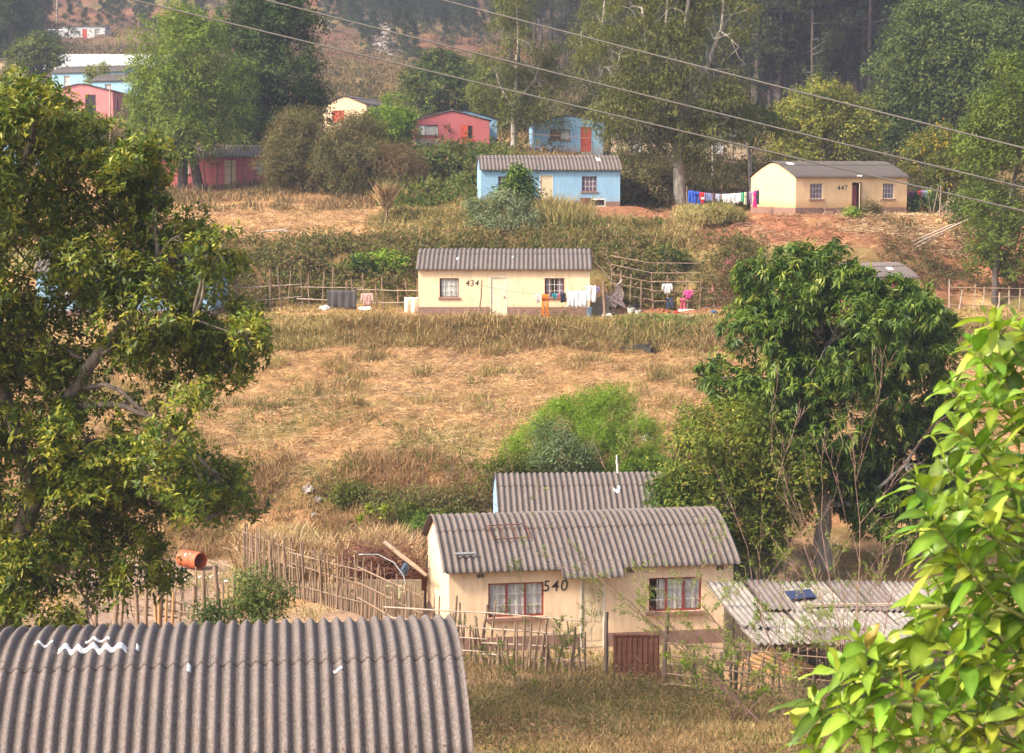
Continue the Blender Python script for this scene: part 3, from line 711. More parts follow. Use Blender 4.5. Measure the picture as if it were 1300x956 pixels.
def build_houses():
    WB = dict(frame='brown_trim', bars='white_trim')
    # corrugated roof house at the bottom
    p, th, g, L, D = S['fg']
    r, rf, i = house('corrugated_roof_house', 'near house with arched grey corrugated roof and a white sealant zigzag on its ridge', p, th, L, D, 2.1, 1.33, 'cream', expo=2.2, pitch=.222, amp=.047, res=10, nt_=16, split=.42, over=.3,
        feats=[W(1.2, 2.5, **WB), Dr(3.9, 4.7, mat='cream_door'), W(6, 7.3, **WB)])
    roof_patch(rf, i, 2.2, 3.3, -.27, -.2, wave=lambda s: .012*math.sin(s*15)+.01*math.sin(s*41)); roof_patch(rf, i, 1.8, 2.1, -.17, -.14)
    roof_patch(rf, i, 2.6, 3.0, -.13, -.09, wave=lambda s: .02*math.sin(s*30)); roof_patch(rf, i, 6.62, 6.76, -.52, -.5); roof_patch(rf, i, 3.45, 3.5, -.27, -.2); roof_patch(rf, i, 4.3, 4.36, -.5, -.44)
    bolt = MB().lathe([(0, .012), (.012, .01), (.018, 0)], 6).mesh('roof_bolt'); bolt.materials.append(M['rust'])
    for k in range(36):
        for tt in ((-.37, -.95)[k % 2],):
            s_ = i['x0']+.05+round(k*1.05)*.222; pt = roof_pt(s_, tt, i['run'], i['H'], i['rise'], .222, .047, .02, 2.2); o = link('roof_bolt', bolt, None, rf, pt)
    # 540
    p, th, g, L, D = S['h540']; WR = dict(frame='red_trim', cols=6, rows=3, casement=3, bars='white_trim', muntin=.016, sillw=.12)
    r, rf, i = house('numbered_house', 'cream house numbered 540 with red framed windows and arched corrugated roof', p, th, L, D, 2.42, 1.15, 'cream', expo=1.55, pitch=.2, amp=.036, nt_=14, over=.26, side=.2,
        feats=[W(1.15, 2.8, 1.0, 2.02, **WR), Dr(3.88, 4.62, 2.1, mat='cream_door'), W(5.95, 7.55, 1.0, 2.02, gap=.35, **WR)], number=('540', 3.12, 1.74, .46, .12), plinth=.42)
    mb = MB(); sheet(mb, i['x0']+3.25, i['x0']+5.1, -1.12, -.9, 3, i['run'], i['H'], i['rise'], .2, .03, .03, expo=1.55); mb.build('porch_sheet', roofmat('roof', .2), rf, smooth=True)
    for a in (.82, 5.28, 8.0):
        vb = MB()
        for q in range(4): vb.box(i['x0']+a+q*.055, i['x0']+a+q*.055+.035, -D/2-.012, -D/2-.002, 2.2, 2.32)
        vb.build('air_vent', M['dark'], r)
    # house behind it
    p, th, g, L, D = S['behind540']
    r, rf, i = house('blue_walled_house', 'pale blue house with grey corrugated roof directly behind the house numbered 540', p, th, L, D, 2.4, 1.1, 'blue', expo=1.55, pitch=.2, amp=.036, nt_=12, side=.06, feats=[W(1, 2.2, **WB), W(5.5, 6.7, **WB)], end_feats=[W(3.7, 4.3, 1.3, 1.9, frame='white_trim', curtain=None, sill=None)])
    roof_patch(rf, i, 3.95, 4.15, -.55, -.47); roof_patch(rf, i, 4.1, 4.2, -.5, -.42)
    # 434 stands on the middle terrace
    p, th, g, L, D = S['h434']
    r, rf, i = house('numbered_house', 'cream house numbered 434 with white sheets drying before its wall', p, th, L, D, 2.46, .95, 'cream', pitch=.235, amp=.035, nt_=10, side=.13, over=.22,
        feats=[W(1.1, 2.1, 1.0, 2.0, cols=4, rows=3, gap=.1, **WB), Dr(3.72, 4.6, 2.08, mat='white_door', panels=False), W(6.55, 7.58, 1.0, 2.0, cols=4, rows=3, curtain=None, **WB)], number=('434', 2.78, 1.6, .42, .15), plinth=.5)
    o = roof_patch(rf, i, 1.95, 2.05, -.66, -.56); roof_patch(rf, i, 3.25, 3.45, -.05, .02); roof_patch(rf, i, 4.85, 4.95, -.6, -.55)
    x0 = i['x0']; cb = MB(); 
    for a, b in ((6.62, 6.9), (7.2, 7.5)): cb.box(x0+a, x0+b, -D/2+.2, -D/2+.22, 1.02, 1.95)
    cb.build('curtain', M['curtain_mauve'], r)
    # blue
    p, th, g, L, D = S['blue']
    r, rf, i = house('blue_house', 'sky blue house with a cream door and sloping grey roof, shrub growing before its wall', p, th, L, D, 2.3, .95, 'blue', pitch=.24, amp=.034, res=6, nt_=8, side=.1,
        feats=[W(1.1, 2.05, .95, 1.9, cols=4, rows=3, curtain='curtain_mauve', **WB), Dr(3.75, 4.6, 2.0, mat='cream_door', panels=False), W(6.45, 7.4, .95, 1.9, cols=4, rows=3, curtain='curtain_mauve', **WB)], plinth=.3)
    roof_patch(rf, i, 7.5, 7.75, -.55, -.35)
    # 447
    p, th, g, L, D = S['h447']
    r, rf, i = house('numbered_house', 'cream house numbered 447 on red soil with its end wall and open doorway in view', p, th, L, D, 2.3, 1.0, 'cream447', 'roof_dark', expo=1.45, pitch=.22, amp=.022, res=6, nt_=8,
        feats=[W(1.0, 1.92, .95, 1.92, cols=4, rows=3, curtain='curtain_mauve', frame='white_trim', bars='white_trim'), Dr(3.95, 4.62, 1.98, mat='cream_door', frame='brown_trim', ajar=R(55), panels=False, hinge='right'), W(6.15, 7.0, .95, 1.92, cols=4, rows=3, curtain='curtain_mauve', frame='white_trim', bars='white_trim')],
        number=('447', 3.25, 1.5, .44, .15), plinth=.42)
    roof_patch(rf, i, .55, 1.0, -.35, -.2); roof_patch(rf, i, 4.3, 4.6, -.97, -.93)
    cm = MB(); n = 12; a0, a1 = i['x0']+4.03, i['x0']+4.3
    for k in range(n+1): cm.v += [(a0+(a1-a0)*k/n, -D/2+.02+.03*math.sin(k*2.1), .35), (a0+(a1-a0)*k/n, -D/2+.02+.02*math.sin(k*2.1), 1.8)]
    cm.f = [(2*k, 2*k+2, 2*k+3, 2*k+1) for k in range(n)]
    m, nt, b, o = newmat('patterned_curtain'); nt.links.new(ramp(nt, noise(nt, coords(nt), 12, 2), [(.45, (.06, .02, .04)), (.55, (.3, .08, .1))]), b.inputs['Base Color'])
    cm.build('door_curtain', m, r)
    # 449
    p, th, g, L, D = S['h449']
    house('red_house', 'dark pink house numbered 449 with cream door, half hidden beneath trees', p, th, L, D, 2.2, .95, 'pink', pitch=.26, amp=.035, res=5, nt_=6, feats=[W(1.2, 2.1, cols=3, rows=3, frame='white_trim'), Dr(4.75, 5.6, 1.98, mat='cream_door', frame='cream_door', panels=True), W(7.2, 8.0, 1., 1.9, cols=3, frame='white_trim')], number=('449', 4.1, 1.55, .42, 0), plinth=0)
    # middle pink
    p, th, g, L, D = S['pinkmid']
    r, rf, i = house('pink_house', 'deep pink house seen gable on, with a red door standing open high in its wall', p, th, L, D, 2.35, .8, 'pink', 'roof_dark', pitch=.26, amp=.03, res=5, nt_=6, gable=True, expo=1.12, plinth=0, side=.08,
        end_feats=[W(.35, 1.95, 1.15, 2.0, cols=4, rows=2, frame='brown_trim', board=(.3, 'curtain')), Dr(3.75, 4.75, 1.98, mat='dark', frame='red_door', panels=False, handle=False)], feats=[W(2.5, 3.3, cols=2, rows=2, frame='brown_trim')])  # near-black leaf fills the open doorway, painting the dark of the room
    x0 = -L/2; MB().box(x0-.09, x0-.04, -D/2+1.75, -D/2+2.3, .98, 2.0).build('door_leaf', M['red_door'], r)
    MB().box(x0-.08, x0-.03, -D/2+1.35, -D/2+2.35, -.25, .9).build('door_leaf', M['red_door'], r)
    pb = MB().box(x0-.25, x0-.05, D/2-1.95, D/2-.05, -.3, .85); pb.build('stone_base', M['stone'], r)
    p, th, g, L, D = S['bluemid']
    r, rf, i = house('blue_house', 'pale blue house seen gable on, with a rusty red door and a half boarded window', p, th, L, D, 2.35, .55, 'blue', 'roof_dark', pitch=.26, amp=.03, res=5, nt_=6, gable=True, expo=1.12, plinth=0, side=.08,
        end_feats=[W(1.3, 2.9, .95, 1.8, cols=3, rows=2, frame='brown_trim', board=(.55, 'brown_trim')), Dr(3.75, 4.6, 1.98, mat='red_door', frame='red_door', panels=False)], feats=[W(2.5, 3.3, cols=2, rows=2, frame='brown_trim')])
    p, th, g, L, D = S['bluewing']
    house('blue_house', 'narrow strip of a pale blue house just beyond the deep pink gable house', p, th, L, D, 2.3, .8, 'blue', 'roof_dark', pitch=.3, amp=.03, res=4, nt_=5, gable=True, expo=1.12, plinth=0, feats=[W(2, 2.8, cols=2, rows=2, frame='brown_trim')], end_feats=[Dr(4.4, 4.9, 1.9, mat='dark', panels=False)])
    p, th, g, L, D = S['creamup']
    r, rf, i = house('cream_house', 'small cream gabled house with a red shuttered window behind the brown feathery shrubs', p, th, L, D, 2.6, .85, 'cream', 'roof_dark', pitch=.3, amp=.03, res=4, nt_=5, gable=True, expo=1.12, plinth=0, over=.25,
        end_feats=[W(.8, 1.9, 1.2, 2.15, cols=1, rows=1, frame='red_door', curtain=None, board=(.95, 'red_door'))], feats=[W(1.6, 2.1, 1., 2., cols=1, rows=2, frame='brown_trim'), W(4.6, 5.1, 1., 2, cols=1, rows=2, frame='brown_trim')])
    p, th, g, L, D = S['pinkleft']
    house('pink_house', 'salmon pink house with a black open doorway below the long white roof', p, th, L, D, 2.65, .75, 'pink_far', 'roof_dark', pitch=.3, amp=.03, res=4, nt_=5, gable=True, expo=1.12, plinth=0,
        end_feats=[W(.8, 1.9, 1.35, 2.1, cols=2, rows=1, frame='brown_trim', curtain=None), Dr(3.3, 4.3, 2.35, mat='dark', frame='brown_trim', panels=False, handle=False)], feats=[W(2, 2.6, cols=2, rows=2, frame='brown_trim'), W(5, 5.6, cols=2, rows=2, frame='brown_trim')])  # open doorway closed by a black leaf, its interior shade put into colour
    p, th, g, L, D = S['bluerow']
    house('blue_house', 'pale blue house behind the salmon pink one, near a slim young tree', p, th, L, D, 2.3, .8, 'blue', 'roof_dark', pitch=.35, amp=.03, res=4, nt_=4, plinth=0, feats=[W(1.5, 2.3, cols=2, rows=2, frame='white_trim'), W(6, 6.8, cols=2, rows=2, frame='white_trim')])
    p, th, g, L, D = S['bluerow2']
    house('blue_house', 'pale blue lower house at the right shoulder of the salmon pink roof', p, th, L, D, 2.3, .8, 'blue', 'roof_dark', pitch=.35, amp=.03, res=4, nt_=4, plinth=0, feats=[W(1.5, 2.3, cols=2, rows=2, frame='white_trim')])
    p, th, g, L, D = S['longwhite']
    house('long_building', 'long building with a bright white metal roof and tan wall on the hillside', p, th, L, D, 2.2, 2.1, 'tan_wall', 'zinc', cat='building', pitch=.5, amp=.03, res=4, nt_=4, plinth=0, expo=1.05, over=.5, feats=[W(11, 13.5, 1, 1.8, cols=4, rows=1, frame='brown_trim', curtain=None)])
    p, th, g, L, D = S['smallwhite']
    house('white_house', 'small white house with a red door high on the hillside', p, th, L, D, 2.35, .1, 'white_wall', 'zinc', pitch=.5, amp=.02, res=4, nt_=4, plinth=0, feats=[Dr(3.4, 4.2, 1.8, mat='red_door', frame='red_door', panels=False), W(5.6, 6.4, .9, 1.8, cols=2, rows=2, frame='white_trim')])
    p, th, g, L, D = S['farleft']
    house('tan_house', 'small tan house with a dark flat roof at the edge of the village', p, th, L, D, 2.3, .3, 'tan_wall', 'roof_dark', pitch=.5, amp=.02, res=4, nt_=4, plinth=0, feats=[W(2, 2.8, cols=2, rows=2, frame='white_trim')])
    p, th, g, L, D = S['whiteblock']
    house('white_house', 'whitewashed low building half hidden among pines on the far slope', p, th, L, D, 2.3, .4, 'white_wall', 'zinc', pitch=.5, amp=.02, res=4, nt_=4, plinth=0, feats=[W(2, 2.8, cols=2, rows=2, frame='brown_trim'), W(7, 7.8, cols=2, rows=2, frame='brown_trim'), Dr(10, 10.8, 1.9, mat='dark')])
    p, th, g, L, D = S['creamright']
    house('cream_house', 'cream house half hidden behind the tall gum trees', p, th, L, D, 2.3, .7, 'tan_wall', 'roof_dark', pitch=.35, amp=.03, res=4, nt_=4, plinth=0, feats=[W(1.5, 2.4, cols=2, rows=2, frame='brown_trim'), Dr(5, 5.9, 1.9, mat='white_door'), W(8, 8.9, cols=2, rows=2, frame='brown_trim')])
    p, th, g, L, D = S['blueleft']
    house('blue_house', 'bright blue house glimpsed through the branches of the big broadleaf tree', p, th, L, D, 2.3, .9, 'blue', pitch=.24, amp=.034, res=5, nt_=6, plinth=.3, feats=[W(1.1, 2.0, cols=4, rows=3, **WB), Dr(3.8, 4.6, mat='cream_door'), W(6.5, 7.4, cols=3, rows=3, frame='white_trim')])
    p, th, g, L, D = S['blueleftup']
    house('blue_house', 'light blue house peeping between leaves below the salmon pink house', p, th, L, D, 2.2, .8, 'blue', pitch=.3, amp=.034, res=4, nt_=5, plinth=.3, feats=[W(1.1, 2.0, cols=3, rows=3, **WB), Dr(3.8, 4.6, mat='cream_door')])
    p, th, g, L, D = S['redright']
    r, rf, i = house('red_house', 'dark red outbuilding whose grey roof shows above the mango tree', p, th, L, D, 2.05, .75, 'pink', pitch=.22, amp=.025, res=6, nt_=8, plinth=0, feats=[Dr(1.5, 2.3, 1.9, mat='red_door')])
    roof_patch(rf, i, 3.2, 3.6, -.6, -.45)
# ------------------------------------------------------------------ sticks, fences, cables, cloths
_masters = []
def stick_masters():
    rg = random.Random(3)
    for k in range(6):
        n = 7; pts = []; x = y = 0
        for i in range(n+1):
            pts.append((x, y, i/n)); x += rg.gauss(0, .012); y += rg.gauss(0, .012)
        # radius is in units of the x/y scale: 1 = the stick's radius
        mb = MB(); 
        b = 0
        for i, p in enumerate(pts):
            r = 1.1-.35*i/n+rg.gauss(0, .05)
            for q in range(6):
                a = q*math.pi/3; mb.v.append((p[0]*18+r*math.cos(a), p[1]*18+r*math.sin(a), p[2]))
        for i in range(n):
            for q in range(6): mb.f.append((i*6+q, i*6+(q+1) % 6, i*6+6+(q+1) % 6, i*6+6+q))
        mb.f.append(tuple(n*6+q for q in range(6))); mb.f.append(tuple(range(5, -1, -1)))
        _masters.append(mb)
_mm = {}
def stick(name, parent, p0, p1, r, mat='stick', rg=random, origin=None):
    k = rg.randrange(6); key = (k, mat)
    if key not in _mm: _mm[key] = _masters[k].mesh(name, True); _mm[key].materials.append(M[mat])
    o = bpy.data.objects.new(name, _mm[key]); COL.objects.link(o)
    p0, p1 = Vector(p0), Vector(p1); d = p1-p0
    if parent: o.parent = parent; p0 = p0-parent.location
    o.location = p0; o.rotation_mode = 'QUATERNION'; o.rotation_quaternion = d.to_track_quat('Z', 'Y'); o.scale = (r, r, d.length)
    return o
def fence(label, pts, n, h, r=.025, rails=2, rail_r=.02, seed=1, hvar=.2, lean=.05, mat='stick', railmat='stick', group=None, cat='fence', zs=(.35, .8), sag=.04, depth=.0):
    """pts: ground points (Vector); n uprights spaced along them"""
    rg = random.Random(seed); base = Vector(pts[0]); base.z = gz(base.x, base.y)
    root = empty('stick_fence', base, label, cat, group)
    seg = [(pts[i+1]-pts[i]).length for i in range(len(pts)-1)]; T = sum(seg)
    def at(t):
        d = t*T
        for i, s in enumerate(seg):
            if d <= s or i == len(seg)-1: return pts[i].lerp(pts[i+1], min(1, d/s))
            d -= s
    prev = None
    for i in range(n):
        t = min(1, max(0, (i+rg.uniform(-.3, .3))/(n-1))); q = at(t).copy(); q.y += rg.uniform(-depth, depth); q.z = gz(q.x, q.y)-.15
        hh = h*(1+rg.uniform(-hvar, hvar))+.15
        stick('post', root, q, q+Vector((rg.gauss(0, lean)*h, rg.gauss(0, lean)*h, hh)), r*rg.uniform(.7, 1.35), mat, rg)
    for k in range(rails):
        zz = h*(zs[0]+(zs[1]-zs[0])*k/max(1, rails-1)); m = max(1, int(T/2.6))
        for j in range(m):
            a, b = at(j/m).copy(), at(min(1, (j+1)/m+.03)).copy()
            a.z = gz(a.x, a.y)+zz+rg.gauss(0, sag); b.z = gz(b.x, b.y)+zz+rg.gauss(0, sag); a.y -= .04; b.y -= .05
            stick('rail', root, a, b, rail_r*rg.uniform(.8, 1.2), railmat, rg)
    return root
def cloth(name, label, cat, top, w, h, c, kind='towel', ang=0, group=None, seed=0, c2=None, folds=3):
    """hangs down from the point top; kinds: towel, shirt, trousers, dress, sheet"""
    rg = random.Random(seed+int(w*97)); mb = MB()
    def panel(xa, xb, za, zb, sx=0., ph=0., n=8, m=6, flare=0):
        b = len(mb.v)
        for j in range(m+1):
            t = j/m; z = za+(zb-za)*t
            for i in range(n+1):
                q = i/n; mid = (xa+xb)/2; x = xa+(xb-xa)*q; x = mid+(x-mid)*(1+flare*t)+sx*t
                y = (.02+.035*t)*math.sin(q*folds*6.28+ph+t*.8)+.01*math.sin(9*q+5*t)
                zz = z-(.035*math.sin(q*math.pi*2)**2 if j == 0 else 0)+(.03*math.sin(q*7+ph) if j == m else 0)
                mb.v.append((x, y, zz))
        for j in range(m):
            for i in range(n):
                a = b+j*(n+1)+i; mb.f.append((a, a+1, a+n+2, a+n+1))
    ph = rg.random()*6
    if kind in ('towel', 'sheet'): panel(-w/2, w/2, 0, -h, ph=ph, n=16 if kind == 'sheet' else 8)
    elif kind == 'shirt':
        panel(-w*.32, w*.32, 0, -h, ph=ph); panel(-w*.52, -w*.325, -.0, -h*.62, -.05, ph, 3); panel(w*.325, w*.52, 0, -h*.62, .05, ph, 3)
    elif kind == 'trousers':
        panel(-w*.5, w*.5, 0, -h*.3, ph=ph, m=2); panel(-w*.5, -w*.06, -h*.3, -h, -.03, ph, 4); panel(w*.06, w*.5, -h*.3, -h*.97, .03, ph, 4)
    elif kind == 'dress': panel(-w*.3, w*.3, 0, -h*.4, ph=ph, n=6, m=3); panel(-w*.3, w*.3, -h*.4, -h, ph=ph, flare=.55)
    me = mb.mesh(name, True); o = link(name, me, cloth_mat(c)); o.location = top; o.rotation_euler = (0, 0, ang)
    md = o.modifiers.new('thickness', 'SOLIDIFY'); md.thickness = .012
    tag(o, label, cat, group)
    if c2:
        mb2 = MB(); b = []; n = 8
        for i in range(n+1):
            q = i/n
            for z in (-h*.42, -h*.58): mb2.v.append((-w*.33+.66*w*q, -.055+.02*math.sin(q*18), z))
        mb2.f = [(2*i, 2*i+2, 2*i+3, 2*i+1) for i in range(n)]
        mb2.build('stripe', cloth_mat(c2), o)
    return o
def cable(name, label, cat, pts, r, mat='wire', group=None):
    mb = MB(); base = Vector(pts[0]); mb.tube([Vector(p)-base for p in pts], r, 6)
    o = mb.build(name, M[mat], None, base, True); return tag(o, label, cat, group)

# ------------------------------------------------------------------ objects around the houses
def bucket(label, loc, r, h, mat='white_plastic', name='bucket', cat='bucket', tilt=0):
    root = empty(name, loc, label, cat)
    o = MB().lathe([(0, .01), (r*.8, 0), (r, h), (r*1.06, h), (r*1.06, h-.02), (r*.97, h-.03), (r*.78, .02), (0, .02)], 16).build('body', M[mat], root, smooth=False)
    pts = [Vector((r*1.04*math.cos(a), .03, h-.02+.12*math.sin(-a)*-1)) for a in [math.pi*k/8 for k in range(9)]]
    MB().tube(pts, .006, 5).build('handle', M['steel'], root)
    root.rotation_euler = (tilt, 0, 0); return root
def build_things():
    rg = random.Random(11)
    # orange drum
    p = on(243, 63.5); root = empty('oil_drum', p+Vector((0, 0, .33)), 'rusty orange oil drum lying on its side with its open end in view', 'drum')
    mb = MB(); prof = [(0, 0), (.29, 0), (.29, .29), (.305, .31), (.29, .33), (.29, .6), (.305, .62), (.29, .64), (.29, .9), (.3, .92), (.275, .92), (.27, .02), (0, .02)]
    mb.lathe(prof, 28, (0, 0, -.45)); m = Matrix.Rotation(R(62), 3, 'Z') @ Matrix.Rotation(R(90), 3, 'X') if False else Matrix.Rotation(R(-38), 3, 'Z') @ Matrix.Rotation(R(90), 3, 'Y')
    mb.v = [tuple(m @ Vector(v)) for v in mb.v]; mb.build('drum_body', M['orange_drum'], root, smooth=False)
    mb = MB()
    for k in range(3):
        mb.blob((-.15+.16*k, -.2, .2), (.05, .02, .06), k, 8, 5)
    mb.build('pale_label', M['paper'], root)
    # litter beside the drum
    for k in range(14):
        q = on(228+rg.random()*60, 62.4-rg.random()*1.2); s = .05+rg.random()*.06
        tag(MB().blob((0, 0, 0), (s, s*.7, s*.35), k+5, 7, 4).build('rubbish_scrap', M['paper'], None, q+Vector((0, 0, .04))), 'small white scrap of rubbish lying before the orange drum', 'rubbish', 'white scraps by the orange drum')
    # fences
    g = lambda px, Y: on(px, Y)
    fence('dense palisade of upright sticks curving from the dry bank toward the 540 house', [g(308, 62), g(335, 60.5), g(380, 59), g(455, 57), g(535, 54.5)], 92, 1.65, .026, 3, .022, 5, .17, .045, zs=(.3, .92), depth=.06)
    fence('fence of thin pale poles and crooked sticks in front of the 540 house', [g(488, 52), g(560, 51.6), g(650, 50.4), g(742, 49.8)], 52, 1.35, .034, 4, .026, 6, .4, .08, railmat='stick_pale', zs=(.3, 1.12), sag=.05)
    fence('rough fence with horizontal poles running from the brown gate to the patched shed', [g(846, 49.2), g(900, 49), g(960, 48.9), g(1085, 48.5)], 24, 1.25, .036, 5, .026, 8, .3, .07, mat='stick_dark', railmat='stick', zs=(.1, 1.0))
    fence('old yard fence of thick grey posts and two thin rails beneath the broadleaf tree', [g(110, 55.5), g(190, 54.5), g(245, 54), g(292, 53.6)], 12, 1.9, .07, 3, .03, 9, .32, .07, mat='stick', zs=(.3, .5))
    fence('row of thin leaning sticks in the lower yard behind the grey posts', [g(125, 57.5), g(205, 57), g(290, 56)], 22, 1.3, .022, 2, .018, 10, .3, .08, zs=(.3, .7))
    fence('small kraal fence of horizontal poles between the rusty brush heap and the 540 house', [g(438, 60.5), g(480, 60), g(540, 59.6)], 6, 1.35, .04, 3, .028, 12, .15, .04, mat='stick_dark', zs=(.35, .95))
    fence('two rail stick fence on the terrace left of the 434 house', [g(300, 102), g(415, 101.6), g(532, 101.2)], 18, 1.75, .038, 2, .03, 13, .38, .07, railmat='stick_pale', zs=(.3, .68), sag=.09, mat='stick')
    fence('many railed pole fence around the swept yard right of the 434 house', [g(775, 105.2), g(820, 103.5), g(888, 102.4)], 8, 1.75, .05, 5, .028, 14, .15, .03, zs=(.3, 1.45))
    fence('short low pole fence at the corner near the pink flowering shrub', [g(890, 102.5), g(950, 102.5)], 4, 1.2, .03, 3, .025, 15, .15, .03, zs=(.2, 1.0))
    fence('wire thin fence of leaning sticks before the red house numbered 449', [g(262, 139.5), g(345, 139.5)], 6, 2.1, .035, 4, .014, 16, .2, .05, mat='stick_dark', railmat='stick_dark', zs=(.5, 1.4))
    fence('pale post fence at the foot of the red cut bank', [g(1205, 103), g(1255, 102.6), g(1310, 102.4)], 8, 1.35, .045, 3, .03, 17, .3, .04, mat='stick_pale', zs=(.3, 1.0))
    fence('thin post fence on the upper terrace before the blue gabled house', [g(672, 146), g(735, 146), g(800, 145)], 12, 1.5, .03, 2, .02, 18, .2, .04, mat='stick_dark', zs=(.6, 1.2))
    fence('dark pole fence on the bank under the tall gum trees', [g(790, 144), g(880, 143), g(980, 142)], 14, 1.6, .045, 3, .025, 19, .2, .05, mat='stick_dark', zs=(.5, 1.3))
    for k, px in enumerate((197, 203, 211, 217)):
        a = on(px, 54.2); tag(stick('sawn_plank', None, a-Vector((0, 0, .1)), a+Vector((.03*k, 0, 1.25+.1*(k % 2))), .05, 'plank', rg), 'orange plank standing upright in the yard fence under the broadleaf tree', 'plank', 'orange planks in the yard fence')
    # gate of 540
    a, b = on(776, 49.7), on(838, 49.4); root = empty('yard_gate', a, 'rust brown sheet metal gate between stout posts before the 540 house', 'gate')
    d = b-a; mb = MB(); L = d.length
    mb.obox((L/2, 0, .62), L-.1, .02, 1.05, 0)
    for k in range(9): mb.obox((.1+(L-.2)*k/8, -.018, .62), .03, .02, 1.03, 0)
    mb.build('gate_panel', M['rust'], root)
    MB().box(.02, L-.02, -.04, .02, 1.12, 1.17).build('gate_rail', M['rust'], root); MB().box(.02, L-.02, -.04, .02, .06, .1).build('gate_rail', M['rust'], root)
    for x in (-.12, L+.1): stick('gate_post', root, a+Vector((x, 0, -.2)), a+Vector((x+.03, 0, 1.75)), .075, 'stick_dark', rg)
    # leaning log, arched pipe, painted board and rusty brush heap by the 540 house
    root = stick('leaning_log', None, P(489, 689, 58.6), P(540, 733, 56.0), .085, 'stick', rg); tag(root, 'thick sawn log propped against the end wall of the 540 house', 'log')
    pts = [P(x, y, Y) for x, y, Y in ((455, 704, 57), (480, 704, 57), (500, 714, 56.8), (512, 730, 56.6), (518, 755, 56.4), (520, 800, 56.2))]
    fine = [pts[i].lerp(pts[i+1], t) for i in range(5) for t in (0, .33, .66)]+[pts[-1]]
    tag(cable('bent_pipe', 'grey plastic pipe bent in an arch over the painted board', 'pipe', fine, .022, 'steel'))
    p = P(500, 775, 57.2); root = empty('painted_board', p, 'grey concrete slab with faded pale letters GP leaning in the kraal', 'slab')
    MB().box(-1.0, .85, 0, .09, -.3, .95).build('slab', M['grey_concrete'], root)
    me = text_mesh('GP', .62, .004, 0, 'faded_letters'); o = link('faded_letters', me, simple('faded_letter_paint', (.5, .52, .36), .9, .3, 6), root); o.rotation_euler = (math.pi/2, 0, 0); o.location = (-.0, -.008, .38)
    mb = MB()
    for k in range(520):
        a0 = Vector((max(-1.3, min(1.3, rg.gauss(0, .6))), max(-.6, min(.6, rg.gauss(0, .35))), min(.9, abs(rg.gauss(.4, .3))))); dd = Vector((rg.gauss(0, 1), rg.gauss(0, .5), rg.gauss(0, .5))).normalized()*rg.uniform(.4, 1)
        mb.tube([a0, a0+dd*.5+Vector((0, 0, .08)), a0+dd], [.016, .012, .006], 4, False)
    tag(mb.build('brush_heap', M['rust'], None, P(480, 733, 58.6)), 'rust brown heap of old brushwood and wire inside the kraal', 'heap')
    mb = MB()
    for k in range(5): mb.tube([(rg.gauss(0, .1), rg.gauss(0, .1), -.2), (rg.gauss(0, .1), rg.gauss(0, .1), 0), (.1+rg.gauss(0, .15), 0, .25)], [.03, .04, .025], 6)
    tag(mb.build('plastic_bundle', cloth_mat((.07, .12, .2)), None, P(514, 722, 57.4)), 'dark blue plastic bundle hanging under the leaning log', 'bundle')
    tag(MB().box(-.9, .9, -.02, .02, -.35, .35).build('tin_sheet', M['rust'], None, P(506, 736, 59.3)), 'small rusty tin sheet at the back of the kraal', 'sheet')
    # objects on the 540 roof: metal frame and short plank
    p0, th, gg, L, D = S['h540']; c, s = math.cos(th), math.sin(th)
    def onroof(a, t):      # a metres along the front, t 0 ridge..1 eave; roof of house 540
        x = -L/2+a; run = D/2+.26; y = -t*run; z = 2.42+1.15*(1-t**1.85)+.055; cen = p0+Vector((-s*D/2, c*D/2, 0))
        return Vector((cen.x+c*x-s*y, cen.y+s*x+c*y, cen.z+z))
    root = empty('metal_frame', onroof(1.4, .5), 'rusty window frame lying flat on the roof of house 540', 'frame')
    q = [onroof(1.35, .38), onroof(2.5, .36), onroof(2.55, .60), onroof(1.45, .62)]
    mb = MB()
    for i in range(4): mb.tube([q[i]-root.location, q[(i+1) % 4]-root.location], .022, 4)
    mb.build('frame_bars', M['rust'], root)
    mb = MB()
    for k in (.3, .62): mb.tube([q[0].lerp(q[1], k)-root.location, q[3].lerp(q[2], k)-root.location], .014, 4)
    mb.build('cross_bar', M['rust'], root)
    a, b = onroof(.22, .82), onroof(.82, .82); mb = MB(); mb.tube([a-a, b-a], .05, 6)
    tag(mb.build('short_plank', M['steel'], None, a+Vector((0, 0, .04))), 'short grey beam resting near the lower roof edge of house 540', 'beam')
    a, b = onroof(5.3, .97), onroof(8.6, .93)
    # timber pile right of 540
    for k in range(7):
        a = on(935+k*7, 52.6-k*.12)+Vector((0, 0, .12+.1*k)); b = on(1010+k*6, 51.6-k*.1)+Vector((0, 0, .02+.08*k))
        mb = MB(); dd = b-a; dd.z -= .25; mb.tube([(0, 0, 0), dd*.5, dd], .06, 4)
        tag(mb.build('sawn_plank', M['plank'], None, a), 'fresh orange sawn plank in the pile between the 540 house and the patched shed', 'plank', 'sawn planks beside the shed')
    # patched shed
    p0, th, gg, L, D = S['shed']; c_, s_ = math.cos(th), math.sin(th); cen = p0+Vector((-s_*D/2, c_*D/2, 0))
    root = empty('patched_shed', cen, 'low open shed roofed with broken white and grey corrugated sheets', 'shed', rz=th)
    rr = random.Random(5); k = 0
